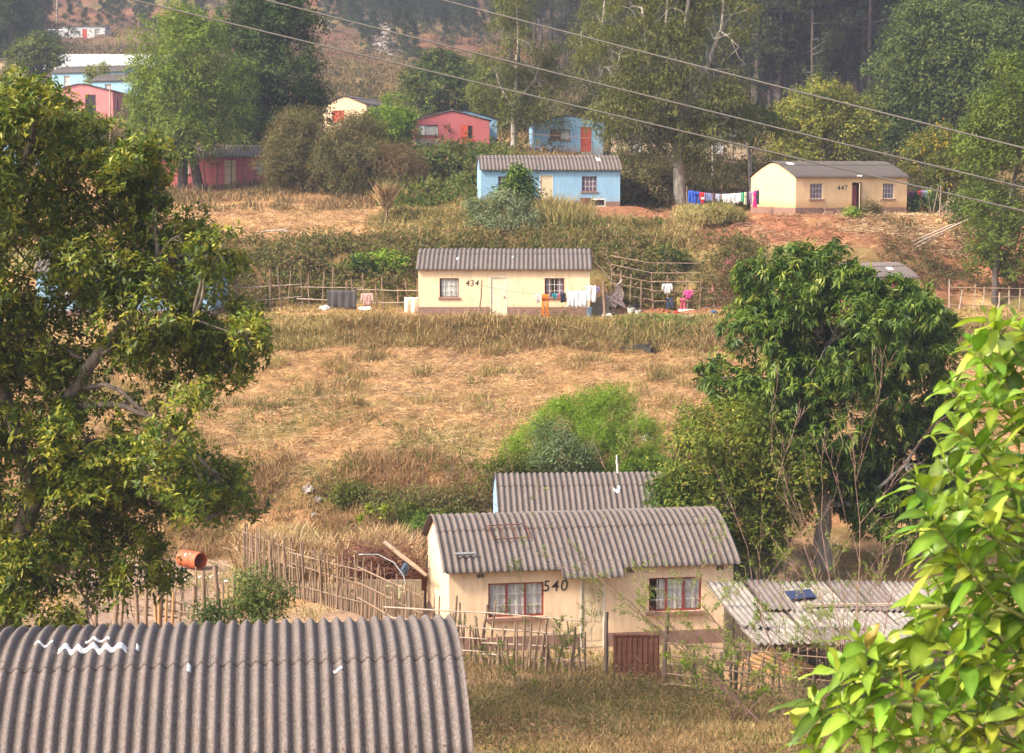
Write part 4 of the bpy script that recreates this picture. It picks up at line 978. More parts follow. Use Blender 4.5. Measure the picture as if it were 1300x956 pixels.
    for row, (ya, yb, za, zb) in enumerate(((-.15, 1.9, 1.98, 2.36), (-1.35, .1, 1.74, 2.0), (-2.3, -1.2, 1.58, 1.77))):
        x = -L/2-.1+row*.3
        while x < L/2+.3:
            w = rr.choice((.82, .95, 1.1)); mb = MB(); ns = int(w/.17*6); zz = rr.uniform(-.03, .05); sl = rr.uniform(-.5, -.38); br = rr.random()
            for side in (0, 1):
                for j in range(5):
                    t = j/4
                    for i in range(ns+1):
                        q = i/ns; yy = ya+(yb-ya)*t-(.12*math.sin(i*.9)*br if j == 0 else 0)
                        mb.v.append((x+w*q+sl*t, yy, za+(zb-za)*t+zz+.028*math.cos(2*math.pi*(w*q)/.17)-side*.01+.012*(k % 3)))
            n1 = ns+1; K = n1*5
            for j in range(4):
                for i in range(ns):
                    a = j*n1+i; mb.f += [(a, a+1, a+1+n1, a+n1), (a+K, a+n1+K, a+1+n1+K, a+1+K)]
            for i in range(ns): mb.f += [(i, i+K, i+1+K, i+1), (4*n1+i, 4*n1+i+1, 4*n1+i+1+K, 4*n1+i+K)]
            mb.build('roof_sheet', M[rr.choice(('roof', 'roof_pale', 'old_white', 'roof_pale', 'old_white'))], root, smooth=True)
            x += w-.06; k += 1
    for xx in (-L/2, 0, L/2):
        for yy, zz in ((-2.0, 1.5), (1.6, 2.2)):
            mb = MB().tube([(xx, yy, -.3), (xx+.03, yy, zz)], .06, 6); mb.build('post', M['stick_dark'], root)
    MB().box(-L/2-.3, L/2+.3, -2.05, -1.97, 1.44, 1.54).build('beam', M['stick'], root); MB().box(-L/2-.3, L/2+.3, 1.56, 1.64, 2.14, 2.24).build('beam', M['stick'], root)
    mb = MB(); rr2 = random.Random(8)
    for k in range(22): x = -L/2+L*k/21; mb.box(x, x+L/22-.03, 1.45, 1.47, -.1, 1.9+rr2.random()*.15)
    mb.build('plank_wall', M['stick_dark'], root)
    a = Vector((.35, .1, 2.45)); tag(MB().obox((0, 0, 0), 3.4, .09, .07, .03).build('beam', M['stick_pale'], None, cen+Vector((.9, .05, 2.12))), 'pale timber laid across the shed roof to weigh it down', 'beam')
    mb = MB(); mb.obox((0, 0, 0), .75, .5, .02, .2); o = mb.build('solar_panel', cloth_mat((.02, .03, .09)), None, cen+Vector((-.7, .75, 2.26))); o.rotation_euler = (R(14), 0, 0)
    tag(o, 'dark blue panel lying on the broken white shed roof', 'panel')
    # 434 yard --------------------------------------------------------
    a, b = P(416, 368, 101), P(452, 368, 101); cloth('blanket', 'dark grey blanket hung over the rail fence left of the 434 house', 'blanket', (a+b)/2, 1.55, 1.02, (.075, .07, .075), 'sheet', folds=4)
    cloth('garment', 'faded pink garment on the rail fence between the grey blanket and a leaning stick', 'garment', P(466, 372, 101), .6, .7, (.55, .35, .33), 'shirt', seed=3)
    cloth('sackcloth', 'cream sackcloth with ragged points hanging from the fence at the 434 house corner', 'cloth', P(522, 377, 100.6), .72, .92, (.70, .64, .54), 'sheet', seed=4, folds=2)
    tag(MB().blob((0, 0, 0), (.3, .2, .16), 3, 9, 6).build('white_sack', M['paper'], None, on(413, 100.4)+Vector((0, 0, .12))), 'white sack on the ground at the left foot of the grey blanket', 'sack')
    tag(MB().blob((0, 0, 0), (.35, .2, .13), 8, 9, 6).build('white_sack', M['paper'], None, on(463, 100.2)+Vector((0, 0, .1))), 'white bundle on the ground below the faded pink garment', 'sack')
    s1 = stick('washing_pole', None, on(608, 96.9), P(611, 355, 96.9), .05, 'stick', rg); tag(s1, 'bare leaning pole standing before the numbers of the 434 house', 'pole')
    q = on(768, 97.3); s2 = stick('washing_pole', None, q, P(767, 357, 97.3), .085, 'stick', rg); tag(s2, 'thick grey pole at the right corner of the 434 house holding the washing line', 'pole')
    pa, pb = P(609, 362, 96.9), P(767, 362, 97.2); pts = [pa.lerp(pb, k/14)+Vector((0, 0, -.45*math.sin(math.pi*k/14))) for k in range(15)]
    cable('washing_line', 'sagging washing line in front of the 434 house', 'washing line', pts, .008)
    line = lambda px: pa.lerp(pb, (px-609)/158)+Vector((0, 0, -.45*math.sin(math.pi*(px-609)/158)))
    G = 'washing on the line before the 434 house'
    cloth('garment', 'small white garment first on the line before the 434 house', 'garment', line(683), .26, .45, (.72, .71, .72), 'shirt', group=G, seed=1)
    cloth('garment', 'bright orange trousers on the line before the 434 house', 'trousers', line(692), .34, 1.25, (.75, .2, .02), 'trousers', group=G, seed=2)
    cloth('garment', 'turquoise sock sized garment on the line under the 434 window', 'garment', line(704), .2, .3, (.03, .35, .42), 'shirt', group=G, seed=5)
    cloth('garment', 'small pink garment beside the turquoise one under the 434 window', 'garment', line(709), .16, .25, (.55, .2, .3), 'towel', group=G, seed=6)
    cloth('garment', 'dark navy shorts on the line before the 434 house', 'shorts', line(715), .28, .5, (.03, .035, .06), 'towel', group=G, seed=7)
    cloth('white_sheet', 'wide white sheet on the line at the lower right of the 434 house', 'sheet', line(733), 1.05, .85, (.78, .79, .82), 'sheet', group=G, seed=8, folds=5)
    cloth('white_sheet', 'narrow white cloth pulled up to the pole at the 434 house corner', 'sheet', line(750)+Vector((0, -.02, .14)), .55, .85, (.8, .8, .82), 'sheet', group=G, seed=9, folds=2)
    cloth('garment', 'lilac and blue rag tied beside the thick grey pole', 'rag', P(757, 364, 97.6), .35, .35, (.3, .25, .5), 'shirt', seed=10)
    apex, low, r_, l_ = P(789, 353, 101.3), P(778, 393, 100.6), P(793, 391, 100.8), P(764, 371, 100.9)
    mb = MB(); n = 16
    for (A_, B_, C_) in ((apex, l_.lerp(low, .45), r_), (l_, low, r_.lerp(apex, .35))):
        b = len(mb.v)
        for j in range(n+1):
            for i in range(n+1):
                q = A_.lerp(B_, j/n).lerp(A_.lerp(C_, j/n), i/n)-apex; mb.v.append((q.x+.05*math.sin(j*.9), q.y+.09*math.sin(i*1.3+j*.5), q.z-.1*math.sin(math.pi*i/n)*math.sin(math.pi*j/n)+.03*math.sin(i*2.1)))
        for j in range(n):
            for i in range(n): a = b+j*(n+1)+i; mb.f.append((a, a+1, a+n+2, a+n+1))
    o = mb.build('draped_sheet', cloth_mat((.70, .54, .45)), None, apex, True); tag(o, 'pinkish plastic sheet slung from a branch to a pole right of the 434 house', 'sheet')
    bucket('tall white bucket in the red swept yard', on(801, 98.2), .19, .45)
    bucket('low white basin beside the tall white bucket', on(810, 97.6), .16, .18, name='basin', cat='basin')
    bucket('dark round pot behind the tall white bucket', on(806, 101), .22, .32, 'black', 'pot', 'pot')
    bucket('dark grey pot at the foot of the thick grey pole', on(778, 97.9), .2, .22, 'stick_dark', 'pot', 'pot')
    bucket('blue plastic container at the 434 house corner', on(748, 97.6), .16, .5, 'blue', 'container', 'container')
    tag(MB().box(-.45, .45, -.3, .3, -.05, .9).build('stone_block', M['grey_concrete'], None, on(762, 99.2)), 'grey masonry hutch against the right side of the 434 house', 'hutch')
    tag(MB().blob((0, 0, 0), (.3, .2, .1), 4, 9, 6).build('white_sack', M['paper'], None, on(771, 97.4)+Vector((0, 0, .12))), 'white lump of sacking leaning at the thick grey pole', 'sack')
    tag(cloth('white_shirt', 'white long sleeved shirt on the pole fence of the swept yard', 'shirt', P(847, 360, 102.6), .5, .55, (.78, .78, .8), 'shirt', seed=20))
    tag(cloth('trousers', 'dark blue trousers hanging below the white shirt', 'trousers', P(850, 378, 102.4), .34, .6, (.04, .07, .14), 'trousers', seed=21))
    tag(cloth('trousers', 'pink and red trousers on the pole fence', 'trousers', P(867, 378, 102.3), .3, .75, (.65, .14, .2), 'trousers', seed=22))
    tag(cloth('garment', 'magenta jacket draped on the top pole of the fence', 'jacket', P(874, 368, 102.2), .42, .5, (.66, .09, .36), 'shirt', seed=23))
    tag(cloth('garment', 'yellow strip of cloth between the dark and pink trousers', 'cloth', P(861, 377, 102.3), .14, .5, (.6, .48, .16), 'towel', seed=24))
    tag(MB().blob((0, 0, 0), (.15, .12, .08), 4, 9, 6).build('red_rag', cloth_mat((.5, .02, .03)), None, on(859, 98.6)+Vector((0, 0, .07))), 'small red rag on the grass edge of the swept yard', 'rag')
    tag(MB().box(-.42, .42, -.15, .15, 0, .13).build('white_box', M['white_plastic'], None, on(871, 100.8)), 'flat white box on the ground under the pink trousers', 'box')
    tag(MB().box(-.45, .45, -.14, .14, .1, .16).box(-.4, -.34, -.1, .1, 0, .1).box(.34, .4, -.1, .1, 0, .1).build('low_bench', M['stick_pale'], None, on(869, 97.3)), 'low wooden bench on the green grass', 'bench')
    tag(MB().blob((0, 0, 0), (.2, .14, .1), 6, 9, 6).build('blue_rag', cloth_mat((.05, .09, .2)), None, on(906, 97.2)+Vector((0, 0, .07))), 'dark blue bundle on the grass right of the low bench', 'bundle')
    for k in range(12):
        q = on(826+rg.random()*24, 99.2+rg.random()*2); tag(MB().obox((0, 0, .05), .23, .12, .1, rg.random()*3).build('clay_brick', M['brick'], None, q), 'loose red brick lying in the swept yard', 'brick', 'loose bricks in the swept yard')
    for px, Y, th, w, t in ((800, 93.5, .25, .95, 0), (815, 93.3, -.1, .9, 1), (787, 93.6, .4, .8, 2), (822, 93.1, -.5, .45, 3)):
        q = on(px, Y); o = MB().box(-w/2, w/2, -.14, .14, -.05, .32 if t == 1 else .24).build('concrete_block', M['stone'], None, q); o.rotation_euler = (0, R(-8 if t == 1 else 5), th)
        o.data.materials.clear(); o.data.materials.append(M['black']); tag(o, ['dark slab on the grassy edge, left one of the pair that touch', 'biggest dark slab on the grassy edge below the yard', 'thin dark slab half sunk in straw below the yard', 'short dark block at the right end of the slabs'][t], 'slab')
    mb = MB(); mb.tube([(-.35, 0, -.1), (-.1, 0, .12), (.1, .02, .3), (.2, 0, .42)], [.16, .14, .12, .13], 8); mb.blob((.22, 0, .45), (.16, .13, .15), 3, 9, 6)
    tag(mb.build('tree_stump', M['rust'], None, on(901, 94.2)), 'reddish brown bent tree stump on the bank edge', 'stump')
    # debris on the upper slope
    for px, Y, lab, sz in ((862, 112.5, 'dented pale tin lying on the slope above the swept yard', .3), (877, 111.6, 'flat white rubbish on the slope beside the dented tin', .2), (858, 106.8, 'white strip of wood fallen on the weedy bank', .3), (891, 105.6, 'round pale plastic lid among the bank weeds', .14), (906, 106.2, 'yellowish plastic lump among the bank weeds', .2), (824, 107, 'tiny white scrap on the weedy bank', .09)):
        q = on(px, Y); rz = rg.random()*3; mb = MB()
        if sz == .3 and 'strip' in lab: mb.obox((0, 0, .15), .75, .08, .04, 0)
        else: mb.blob((0, 0, .12), (sz, sz*.6, sz*.5), px, 9, 6)
        o = mb.build('rubbish', M['paper'], None, q); o.rotation_euler = (0, R(20), 0 if 'strip' in lab else rz); tag(o, lab, 'rubbish')
    for k, (px, Y) in enumerate(((392, 71.8), (404, 71.2), (398, 70.0))):
        tag(MB().blob((0, 0, .1), (.22-.06*k, .18-.05*k, .16-.04*k), 31+k, 10, 7, .35).build('rock', M['stone'], None, on(px, Y)), ['pale grey rock on the straw bank above the palisade', 'middle sized stone just right of the pale grey rock', 'smallest stone below the pale grey rock'][k], 'rock')
    tag(MB().blob((0, 0, .1), (.25, .2, .2), 52, 10, 7, .35).build('rock', M['stone'], None, on(822, 78)), 'pinkish rock above the feathery bright green bush', 'rock')
    # dead branch on the upper left slope
    a = on(352, 114); mb = MB(); mb.tube([(-1.3, 0, .1), (-.5, .1, .2), (.3, 0, .25), (1.1, 0, .05), (1.6, -.1, .12)], [.03, .05, .06, .045, .03], 6); mb.tube([(.3, 0, .25), (.7, 0, .5), (.75, .1, .8)], [.03, .02, .01], 5)
    tag(mb.build('fallen_branch', M['bark_pale'], None, a), 'pale fallen branch on the straw slope left of the pampas tuft', 'branch')
    # poles propped at the edge of the 447 terrace
    for k, (x0, y0, x1, y1) in enumerate(((1128, 322, 1214, 284), (1160, 318, 1196, 296), (1133, 326, 1232, 278), (1150, 320, 1180, 300))):
        a, b = P(x0, y0-2, 113), P(x1, y1, 115); tag(stick('fallen_pole', None, a, b, .06, 'stick_pale', rg), 'long bleached pole propped on the brink of the red cut bank', 'pole', 'bleached poles on the red cut bank')
    # washing left of 447
    pa, pb = P(874, 241, 120.3), P(964, 241, 119.5); pts = [pa.lerp(pb, k/14)+Vector((0, 0, -.25*math.sin(math.pi*k/14))) for k in range(15)]
    cable('washing_line', 'long washing line full of clothes left of the 447 house', 'washing line', pts, .008)
    tag(stick('washing_pole', None, on(873, 120.3), P(873, 236, 120.3), .05, 'stick', rg), 'pole holding the far end of the long washing line', 'pole')
    line = lambda px: pa.lerp(pb, (px-874)/90)+Vector((0, 0, -.25*math.sin(math.pi*(px-874)/90)))
    G = 'washing on the long line left of the 447 house'
    spec = [(878, .42, .85, (.02, .09, .5), 'towel', 'royal blue overalls first on the long line'), (885.5, .42, .9, (.02, .08, .46), 'trousers', 'royal blue work jacket second on the long line'),
            (892, .34, .78, (.65, .04, .05), 'shirt', 'red and white shirt next to the royal blue clothes'), (898, .3, .55, (.2, .25, .48), 'shirt', 'faded blue shirt just after the red one'), (902, .24, .5, (.25, .27, .5), 'towel', 'lavender blue vest between faded blue and brown'),
            (907, .28, .5, (.12, .06, .07), 'towel', 'dark maroon garment in the middle of the long line'), (912, .28, .5, (.5, .58, .72), 'shirt', 'pale blue checked shirt before the white shirts'), (916, .18, .4, (.3, .22, .18), 'towel', 'small brown cloth beside the pale blue shirt'),
            (921, .34, .6, (.8, .8, .83), 'shirt', 'first white shirt after the small brown cloth'), (926, .34, .66, (.8, .8, .83), 'shirt', 'second white shirt in the white row'), (931, .34, .68, (.8, .8, .83), 'shirt', 'third white shirt in the white row'), (936, .34, .64, (.8, .8, .83), 'shirt', 'fourth white shirt in the white row'),
            (940, .26, .6, (.8, .8, .83), 'towel', 'last white shirt next to the green one'), (943, .22, .6, (.03, .4, .2), 'towel', 'emerald green vest on the long line'), (947, .26, .8, (.62, .68, .42), 'dress', 'pale lime dress after the green vest'),
            (950.5, .26, .8, (.06, .04, .07), 'towel', 'near black skirt on the long line'), (954, .22, .85, (.45, .33, .5), 'shirt', 'mauve blouse beside the magenta dress'), (958.5, .3, 1.05, (.75, .02, .3), 'dress', 'long magenta dress at the house end of the line'), (962, .2, .9, (.03, .05, .09), 'towel', 'dark navy wrap last on the long line')]
    for k, (px, w, h, c, kd, lab) in enumerate(spec): cloth('garment', lab, 'garment', line(px), w, h, c, kd, group=G, seed=k, c2=(.8, .78, .78) if 'red and white' in lab else None, folds=2)
    # washing right of 447
    pa, pb = P(1152, 243, 122.5), P(1182, 241, 122.5); cable('washing_line', 'short washing line right of the 447 house', 'washing line', [pa, (pa+pb)/2-Vector((0, 0, .06)), pb], .01)
    tag(stick('washing_pole', None, on(1152.5, 122.6), P(1152.5, 230, 122.6), .045, 'stick', rg), 'thin pole at the 447 house end of the short washing line', 'pole')
    tag(stick('washing_pole', None, on(1183, 122.6), P(1183, 236, 122.6), .045, 'stick', rg), 'thin pole at the bushy end of the short washing line', 'pole')
    for k, (px, w, h, c, kd, lab) in enumerate(((1156, .3, .35, (.7, .05, .3), 'towel', 'small magenta cloth on the short line'), (1160, .75, 1.1, (.03, .04, .1), 'sheet', 'big navy blanket on the short line'), (1166.5, .26, .75, (.7, .05, .07), 'towel', 'red towel beside the navy blanket'), (1171, .24, .5, (.5, .2, .5), 'shirt', 'violet blouse on the short line'), (1176, .3, .75, (.2, .42, .5), 'shirt', 'teal shirt near the bushy end of the short line'), (1180, .2, .6, (.55, .6, .1), 'towel', 'lime towel last on the short line'))):
        cloth('garment', lab, 'garment', pa.lerp(pb, (px-1152)/30), w, h, c, kd, group='washing on the short line right of the 447 house', seed=k, folds=2)
    tag(MB().box(-.25, .25, -.2, .2, 0, .36).box(-.3, .3, -.25, .25, .36, .42).build('step_block', M['plinth'], None, on(1052, 117.4)), 'small brown block standing at the foot of the 447 house wall', 'block')
    # blue house objects
    q = on(759, 120.3); root = empty('white_bed_base', q, 'white framed crate with a dark opening at the corner of the sky blue house', 'crate')
    MB().box(-.48, .48, -.05, .3, .42, .5).box(-.48, -.42, -.05, .3, 0, .42).box(.42, .48, -.05, .3, 0, .42).box(-.42, .42, -.05, .3, 0, .06).build('crate_frame', M['white_trim'], root); MB().box(-.42, .42, .1, .12, .06, .42).build('crate_back', M['dark'], root)
    q = on(743, 120.2); root = empty('brazier', q, 'rusty brown stove beside the white crate at the sky blue house', 'stove'); MB().box(-.32, .32, -.2, .2, .12, .55).build('stove_body', M['rust'], root)
    for sx in (-.28, .25):
        for sy in (-.16, .13): MB().box(sx, sx+.03, sy, sy+.03, -.05, .12).build('leg', M['rust'], root)
    # drum by the gum trees
    mb = MB().lathe([(0, 0), (.3, 0), (.3, .85), (0, .85)], 16); m = Matrix.Rotation(R(90), 3, 'Y'); mb.v = [tuple(m @ Vector(v)) for v in mb.v]
    tag(mb.build('oil_drum', M['rust'], None, on(855, 121)+Vector((0, 0, .28))), 'dull brown drum lying between the gum tree and the washing line', 'drum')
    # poles and cables
    tag(stick('utility_pole', None, P(73, 62, 332), P(72, -20, 332), .17, 'stick_pale', rg), 'pale wooden pole beside the small white hillside house', 'pole')
    tag(stick('utility_pole', None, P(669, 40, 330), P(668, -25, 330), .25, 'bark_dark', rg), 'dark wooden pole on the hillside above the blue gabled house', 'pole')
    tag(stick('utility_pole', None, on(139, 150)+Vector((0, 0, 0)), P(139, 108, 150), .07, 'stick_pale', rg), 'grey lamp pole in front of the salmon pink house', 'pole')
    tag(stick('thin_pole', None, on(95, 150), P(96, 118, 150), .05, 'stick_pale', rg), 'thinner pole before the salmon pink wall', 'pole')
    tag(stick('white_post', None, P(785, 610, 67.5), P(785, 578, 67.5), .05, 'white_trim', rg), 'white topped post above the roof of the blue walled house', 'post')
    def wire(pts, label):
        Ys = [27, 29.5, 32]; out = []
        (x0, y0), (x1, y1), (x2, y2) = pts
        for k in range(41):
            t = -.25+1.5*k/40     # parabola through the three sighted points
            l0, l1, l2 = (t-.5)*(t-1)/.5, t*(t-1)/-.25, t*(t-.5)/.5
            x = x0*l0+x1*l1+x2*l2; y = y0*l0+y1*l1+y2*l2; out.append(P(x, y, 27+5*(1-t)))
        cable('power_line', label, 'power line', out, .0135, group='power lines across the valley')
    wire([(165, -1), (741, 137), (1300, 268)], 'lowest of the three twisted power lines across the houses')
    wire([(330, -2), (815, 120), (1300, 238)], 'middle one of the three twisted power lines')
    wire([(558, -1), (930, 95), (1300, 188)], 'topmost of the three twisted power lines')
    # dry palisade of firewood right of 447
    for k in range(16):
        a = on(1180+rg.random()*45, 119.5+rg.random()*2); b = a+Vector((rg.gauss(0, .5), rg.gauss(0, .3), 1.2+rg.random()*.8)); tag(stick('dry_stalk', None, a, b, .035, 'stick_pale', rg), 'dry standing stalk at the brushy end of the 447 terrace', 'stalk', 'dry stalks right of the 447 house')
# ------------------------------------------------------------------ vegetation
OLIVE = [(.06, .095, .016), (.095, .135, .02), (.145, .18, .03), (.21, .23, .04)]
DARKG = [(.035, .075, .014), (.055, .105, .02), (.085, .145, .028), (.13, .185, .04)]
MANGO = [(.045, .10, .013), (.075, .15, .018), (.125, .215, .028), (.22, .31, .045)]
LIME = [(.14, .24, .02), (.2, .33, .03), (.28, .42, .04), (.36, .48, .05)]
YELLOWG = [(.08, .14, .02), (.13, .2, .025), (.21, .26, .032), (.38, .40, .05)]
BROWNG = [(.15, .135, .05), (.20, .165, .065), (.12, .13, .04), (.27, .21, .10), (.14, .16, .045)]
GREYG = [(.17, .22, .10), (.22, .27, .14), (.28, .32, .18)]
FARG = [(.04, .06, .025), (.06, .085, .03), (.085, .11, .04)]
HAY = [(.38, .225, .10), (.46, .285, .135), (.56, .375, .19), (.62, .445, .26), (.26, .135, .068)]
HAYG = [(.48, .34, .15), (.40, .31, .12), (.25, .235, .075), (.55, .40, .19), (.30, .195, .095)]
WEEDC = [(.13, .17, .035), (.19, .21, .05), (.26, .21, .085), (.33, .21, .11), (.10, .13, .03)]

def big_left_tree():
    Y = 40.0
    L = [(15,430,80),(130,590,48),(60,480,42),(120,345,55),(235,640,34),(175,520,22),(292,468,32),(240,432,42),(322,438,22),(195,600,40),(60,510,60),(22,175,88),(48,132,34),(285,308,26),(232,295,36),(300,335,18),(255,345,40),(15,230,110),(90,235,85),(165,215,42),(190,195,24),(150,262,58),(40,340,110),(150,335,75),(225,330,55),(262,322,32),(60,450,75),(190,405,75),(270,400,52),(318,425,22),(20,520,80),(110,560,60),(220,455,48),(285,455,38),(40,640,115),(130,640,80),(205,620,62),(280,610,45),(262,625,38),(300,640,32),(60,745,95),(170,705,45),(205,735,24),(120,775,50),(-70,300,130),(-80,500,140),(-70,680,140),(210,560,38),(240,510,26),(185,240,30),(10,800,70),(110,840,60)]
    lobes = []; rg = random.Random(4)
    for px, py, r in L:
        yy = Y+rg.uniform(-1.3, 1.6)+(-1.2 if 400 < py < 700 and px > 150 else 0); p = P(px, py, yy); s = r/F*yy; lobes.append((p.x, p.y, p.z, s, s*.9+.4, s*.85))
    q = lambda x, y, yy=39.6: P(x, y, yy)
    base = P(-20, 985, 40.4); base.z = gz(base.x, base.y)
    limbs = [([base, q(10, 820, 40.2), q(25, 680, 40), q(62, 590), q(84, 515, 39.3), q(120, 455, 39), q(160, 408, 39.3), q(200, 330, 39.8)], .26, .07),
             ([q(84, 518, 39.3), q(120, 514, 38.8), q(155, 515, 38.6), q(192, 530, 38.5), q(235, 563, 38.4), q(270, 600, 38.4)], .085, .03),
             ([q(110, 492, 39.2), q(135, 488, 38.6), q(158, 500, 38.5), q(190, 530, 38.5)], .06, .035),
             ([q(40, 620), q(-10, 450, 40), q(0, 300, 40), q(40, 180, 40), q(50, 120, 40)], .16, .04), ([q(55, 430), q(85, 445, 39.2), q(105, 455, 39)], .03, .04),
             ([q(192, 530, 38.5), q(175, 580, 38.6), q(190, 640, 38.8)], .03, .012), ([q(60, 600), q(110, 570, 39), q(200, 640, 39)], .06, .02), ([q(120, 455, 39), q(180, 420, 38.8), q(245, 405, 39), q(300, 425, 39)], .04, .015),
             ([q(235, 563, 38.4), q(255, 610, 38.3), q(262, 660, 38.5)], .025, .01), ([q(20, 700, 40), q(80, 720, 39.5), q(190, 720, 39.5)], .07, .02), ([q(200, 330, 39.8), q(195, 260, 40), q(205, 195, 40)], .05, .01)]
    tree('broadleaf_tree', 'large yellow green broadleaf tree filling the side of the view, its crooked grey limb bare', 'tree', base, lobes, 15500, 10, .16, .062, YELLOWG, .2, 'bark', 'leaf_gloss', seed=5, droop=.25, tipc=(.42, .41, .05), tipf=.24, jit=.055, face=.25, out_w=.7, thr=.38, freq=.75, limbs=limbs, twigs=9, shell=.25)

def mango_tree():
    Y = 63.0; L = [(1042,348,50),(1078,380,48),(1000,372,62),(1120,450,66),(1060,430,85),(975,430,65),(1170,425,42),(1185,460,40),(1142,388,30),(1118,392,32),(1168,398,28),(1190,412,24),(1162,374,22),(1140,370,22),(1150,500,65),(1080,520,70),(990,500,65),(945,510,40),(1160,570,60),(1100,600,60),(1010,570,50),(1190,540,45),(940,575,45),(975,620,42),(1120,650,42),(1160,660,42),(1145,615,50),(1105,635,42),(1080,600,48),(1005,540,60),(1080,470,70),(915,480,30),(1060,590,45),(1175,630,42),(962,355,30),(1195,600,30),(985,560,45)]
    rg = random.Random(9); lobes = []
    for px, py, r in L:
        yy = Y+rg.uniform(-1.4, 1.4); s = r/F*yy; p = P(px, py, yy); lobes.append((p.x, p.y, p.z, s, s, s*.85))
    base = on(1045, Y); q = lambda x, y, yy=62.8: P(x, y, yy)
    limbs = [([base-Vector((0, 0, .3)), q(1046, 700), q(1044, 640), q(1052, 580), q(1048, 520), q(1050, 440)], .33, .12), ([q(1044, 650), q(1065, 615), q(1095, 570), q(1120, 500)], .13, .06), ([q(1046, 600), q(1015, 560), q(985, 490)], .12, .05), ([q(1052, 640), q(1090, 640, 62), q(1150, 590, 62)], .1, .04)]
    tree('mango_tree', 'dense round mango tree with glossy dark leaves and a mottled grey trunk', 'tree', base, lobes, 6800, 13, .27, .072, MANGO, .25, 'bark_pale', 'leaf_gloss', seed=8, droop=.5, face=.15, clump=.8, tipc=(.30, .36, .06), tipf=.14, jit=.045, thr=.36, freq=.9, limbs=limbs, twigs=6, shell=.6, out_w=.9, up=.1, lump=.3, fold=.3)
    # paler fruit tree at the mango's foot
    L = [(925,560,55),(890,590,48),(960,600,60),(870,640,42),(930,650,55),(985,650,48),(1000,610,40),(905,690,38),(850,610,24),(970,700,35),(885,545,30)]
    lobes = [lobe(px, py, 60.6+rg.uniform(-.8, .8), r/F*60.6) for px, py, r in L]
    tree('citrus_tree', 'loose light green fruit tree leaning out beside the foot of the mango tree', 'tree', on(950, 60.8), lobes, 3200, 9, .17, .062, [(.08, .13, .02), (.13, .19, .025), (.2, .25, .035), (.3, .32, .05)], .1, 'bark', 'leaf', seed=12, droop=.3, tipc=(.38, .34, .05), tipf=.08, thr=.43, freq=1.1, shell=.3, jit=.14)
    tree('leafy_shrub', 'mid green shrub reaching over the ridge of the blue walled house', 'shrub', on(850, 60.2), [lobe(862, 615, 60, .55), lobe(840, 628, 60, .45), lobe(878, 632, 60, .5), lobe(855, 640, 60, .5)], 260, 9, .2, .06, MANGO, .04, seed=13, droop=.5)

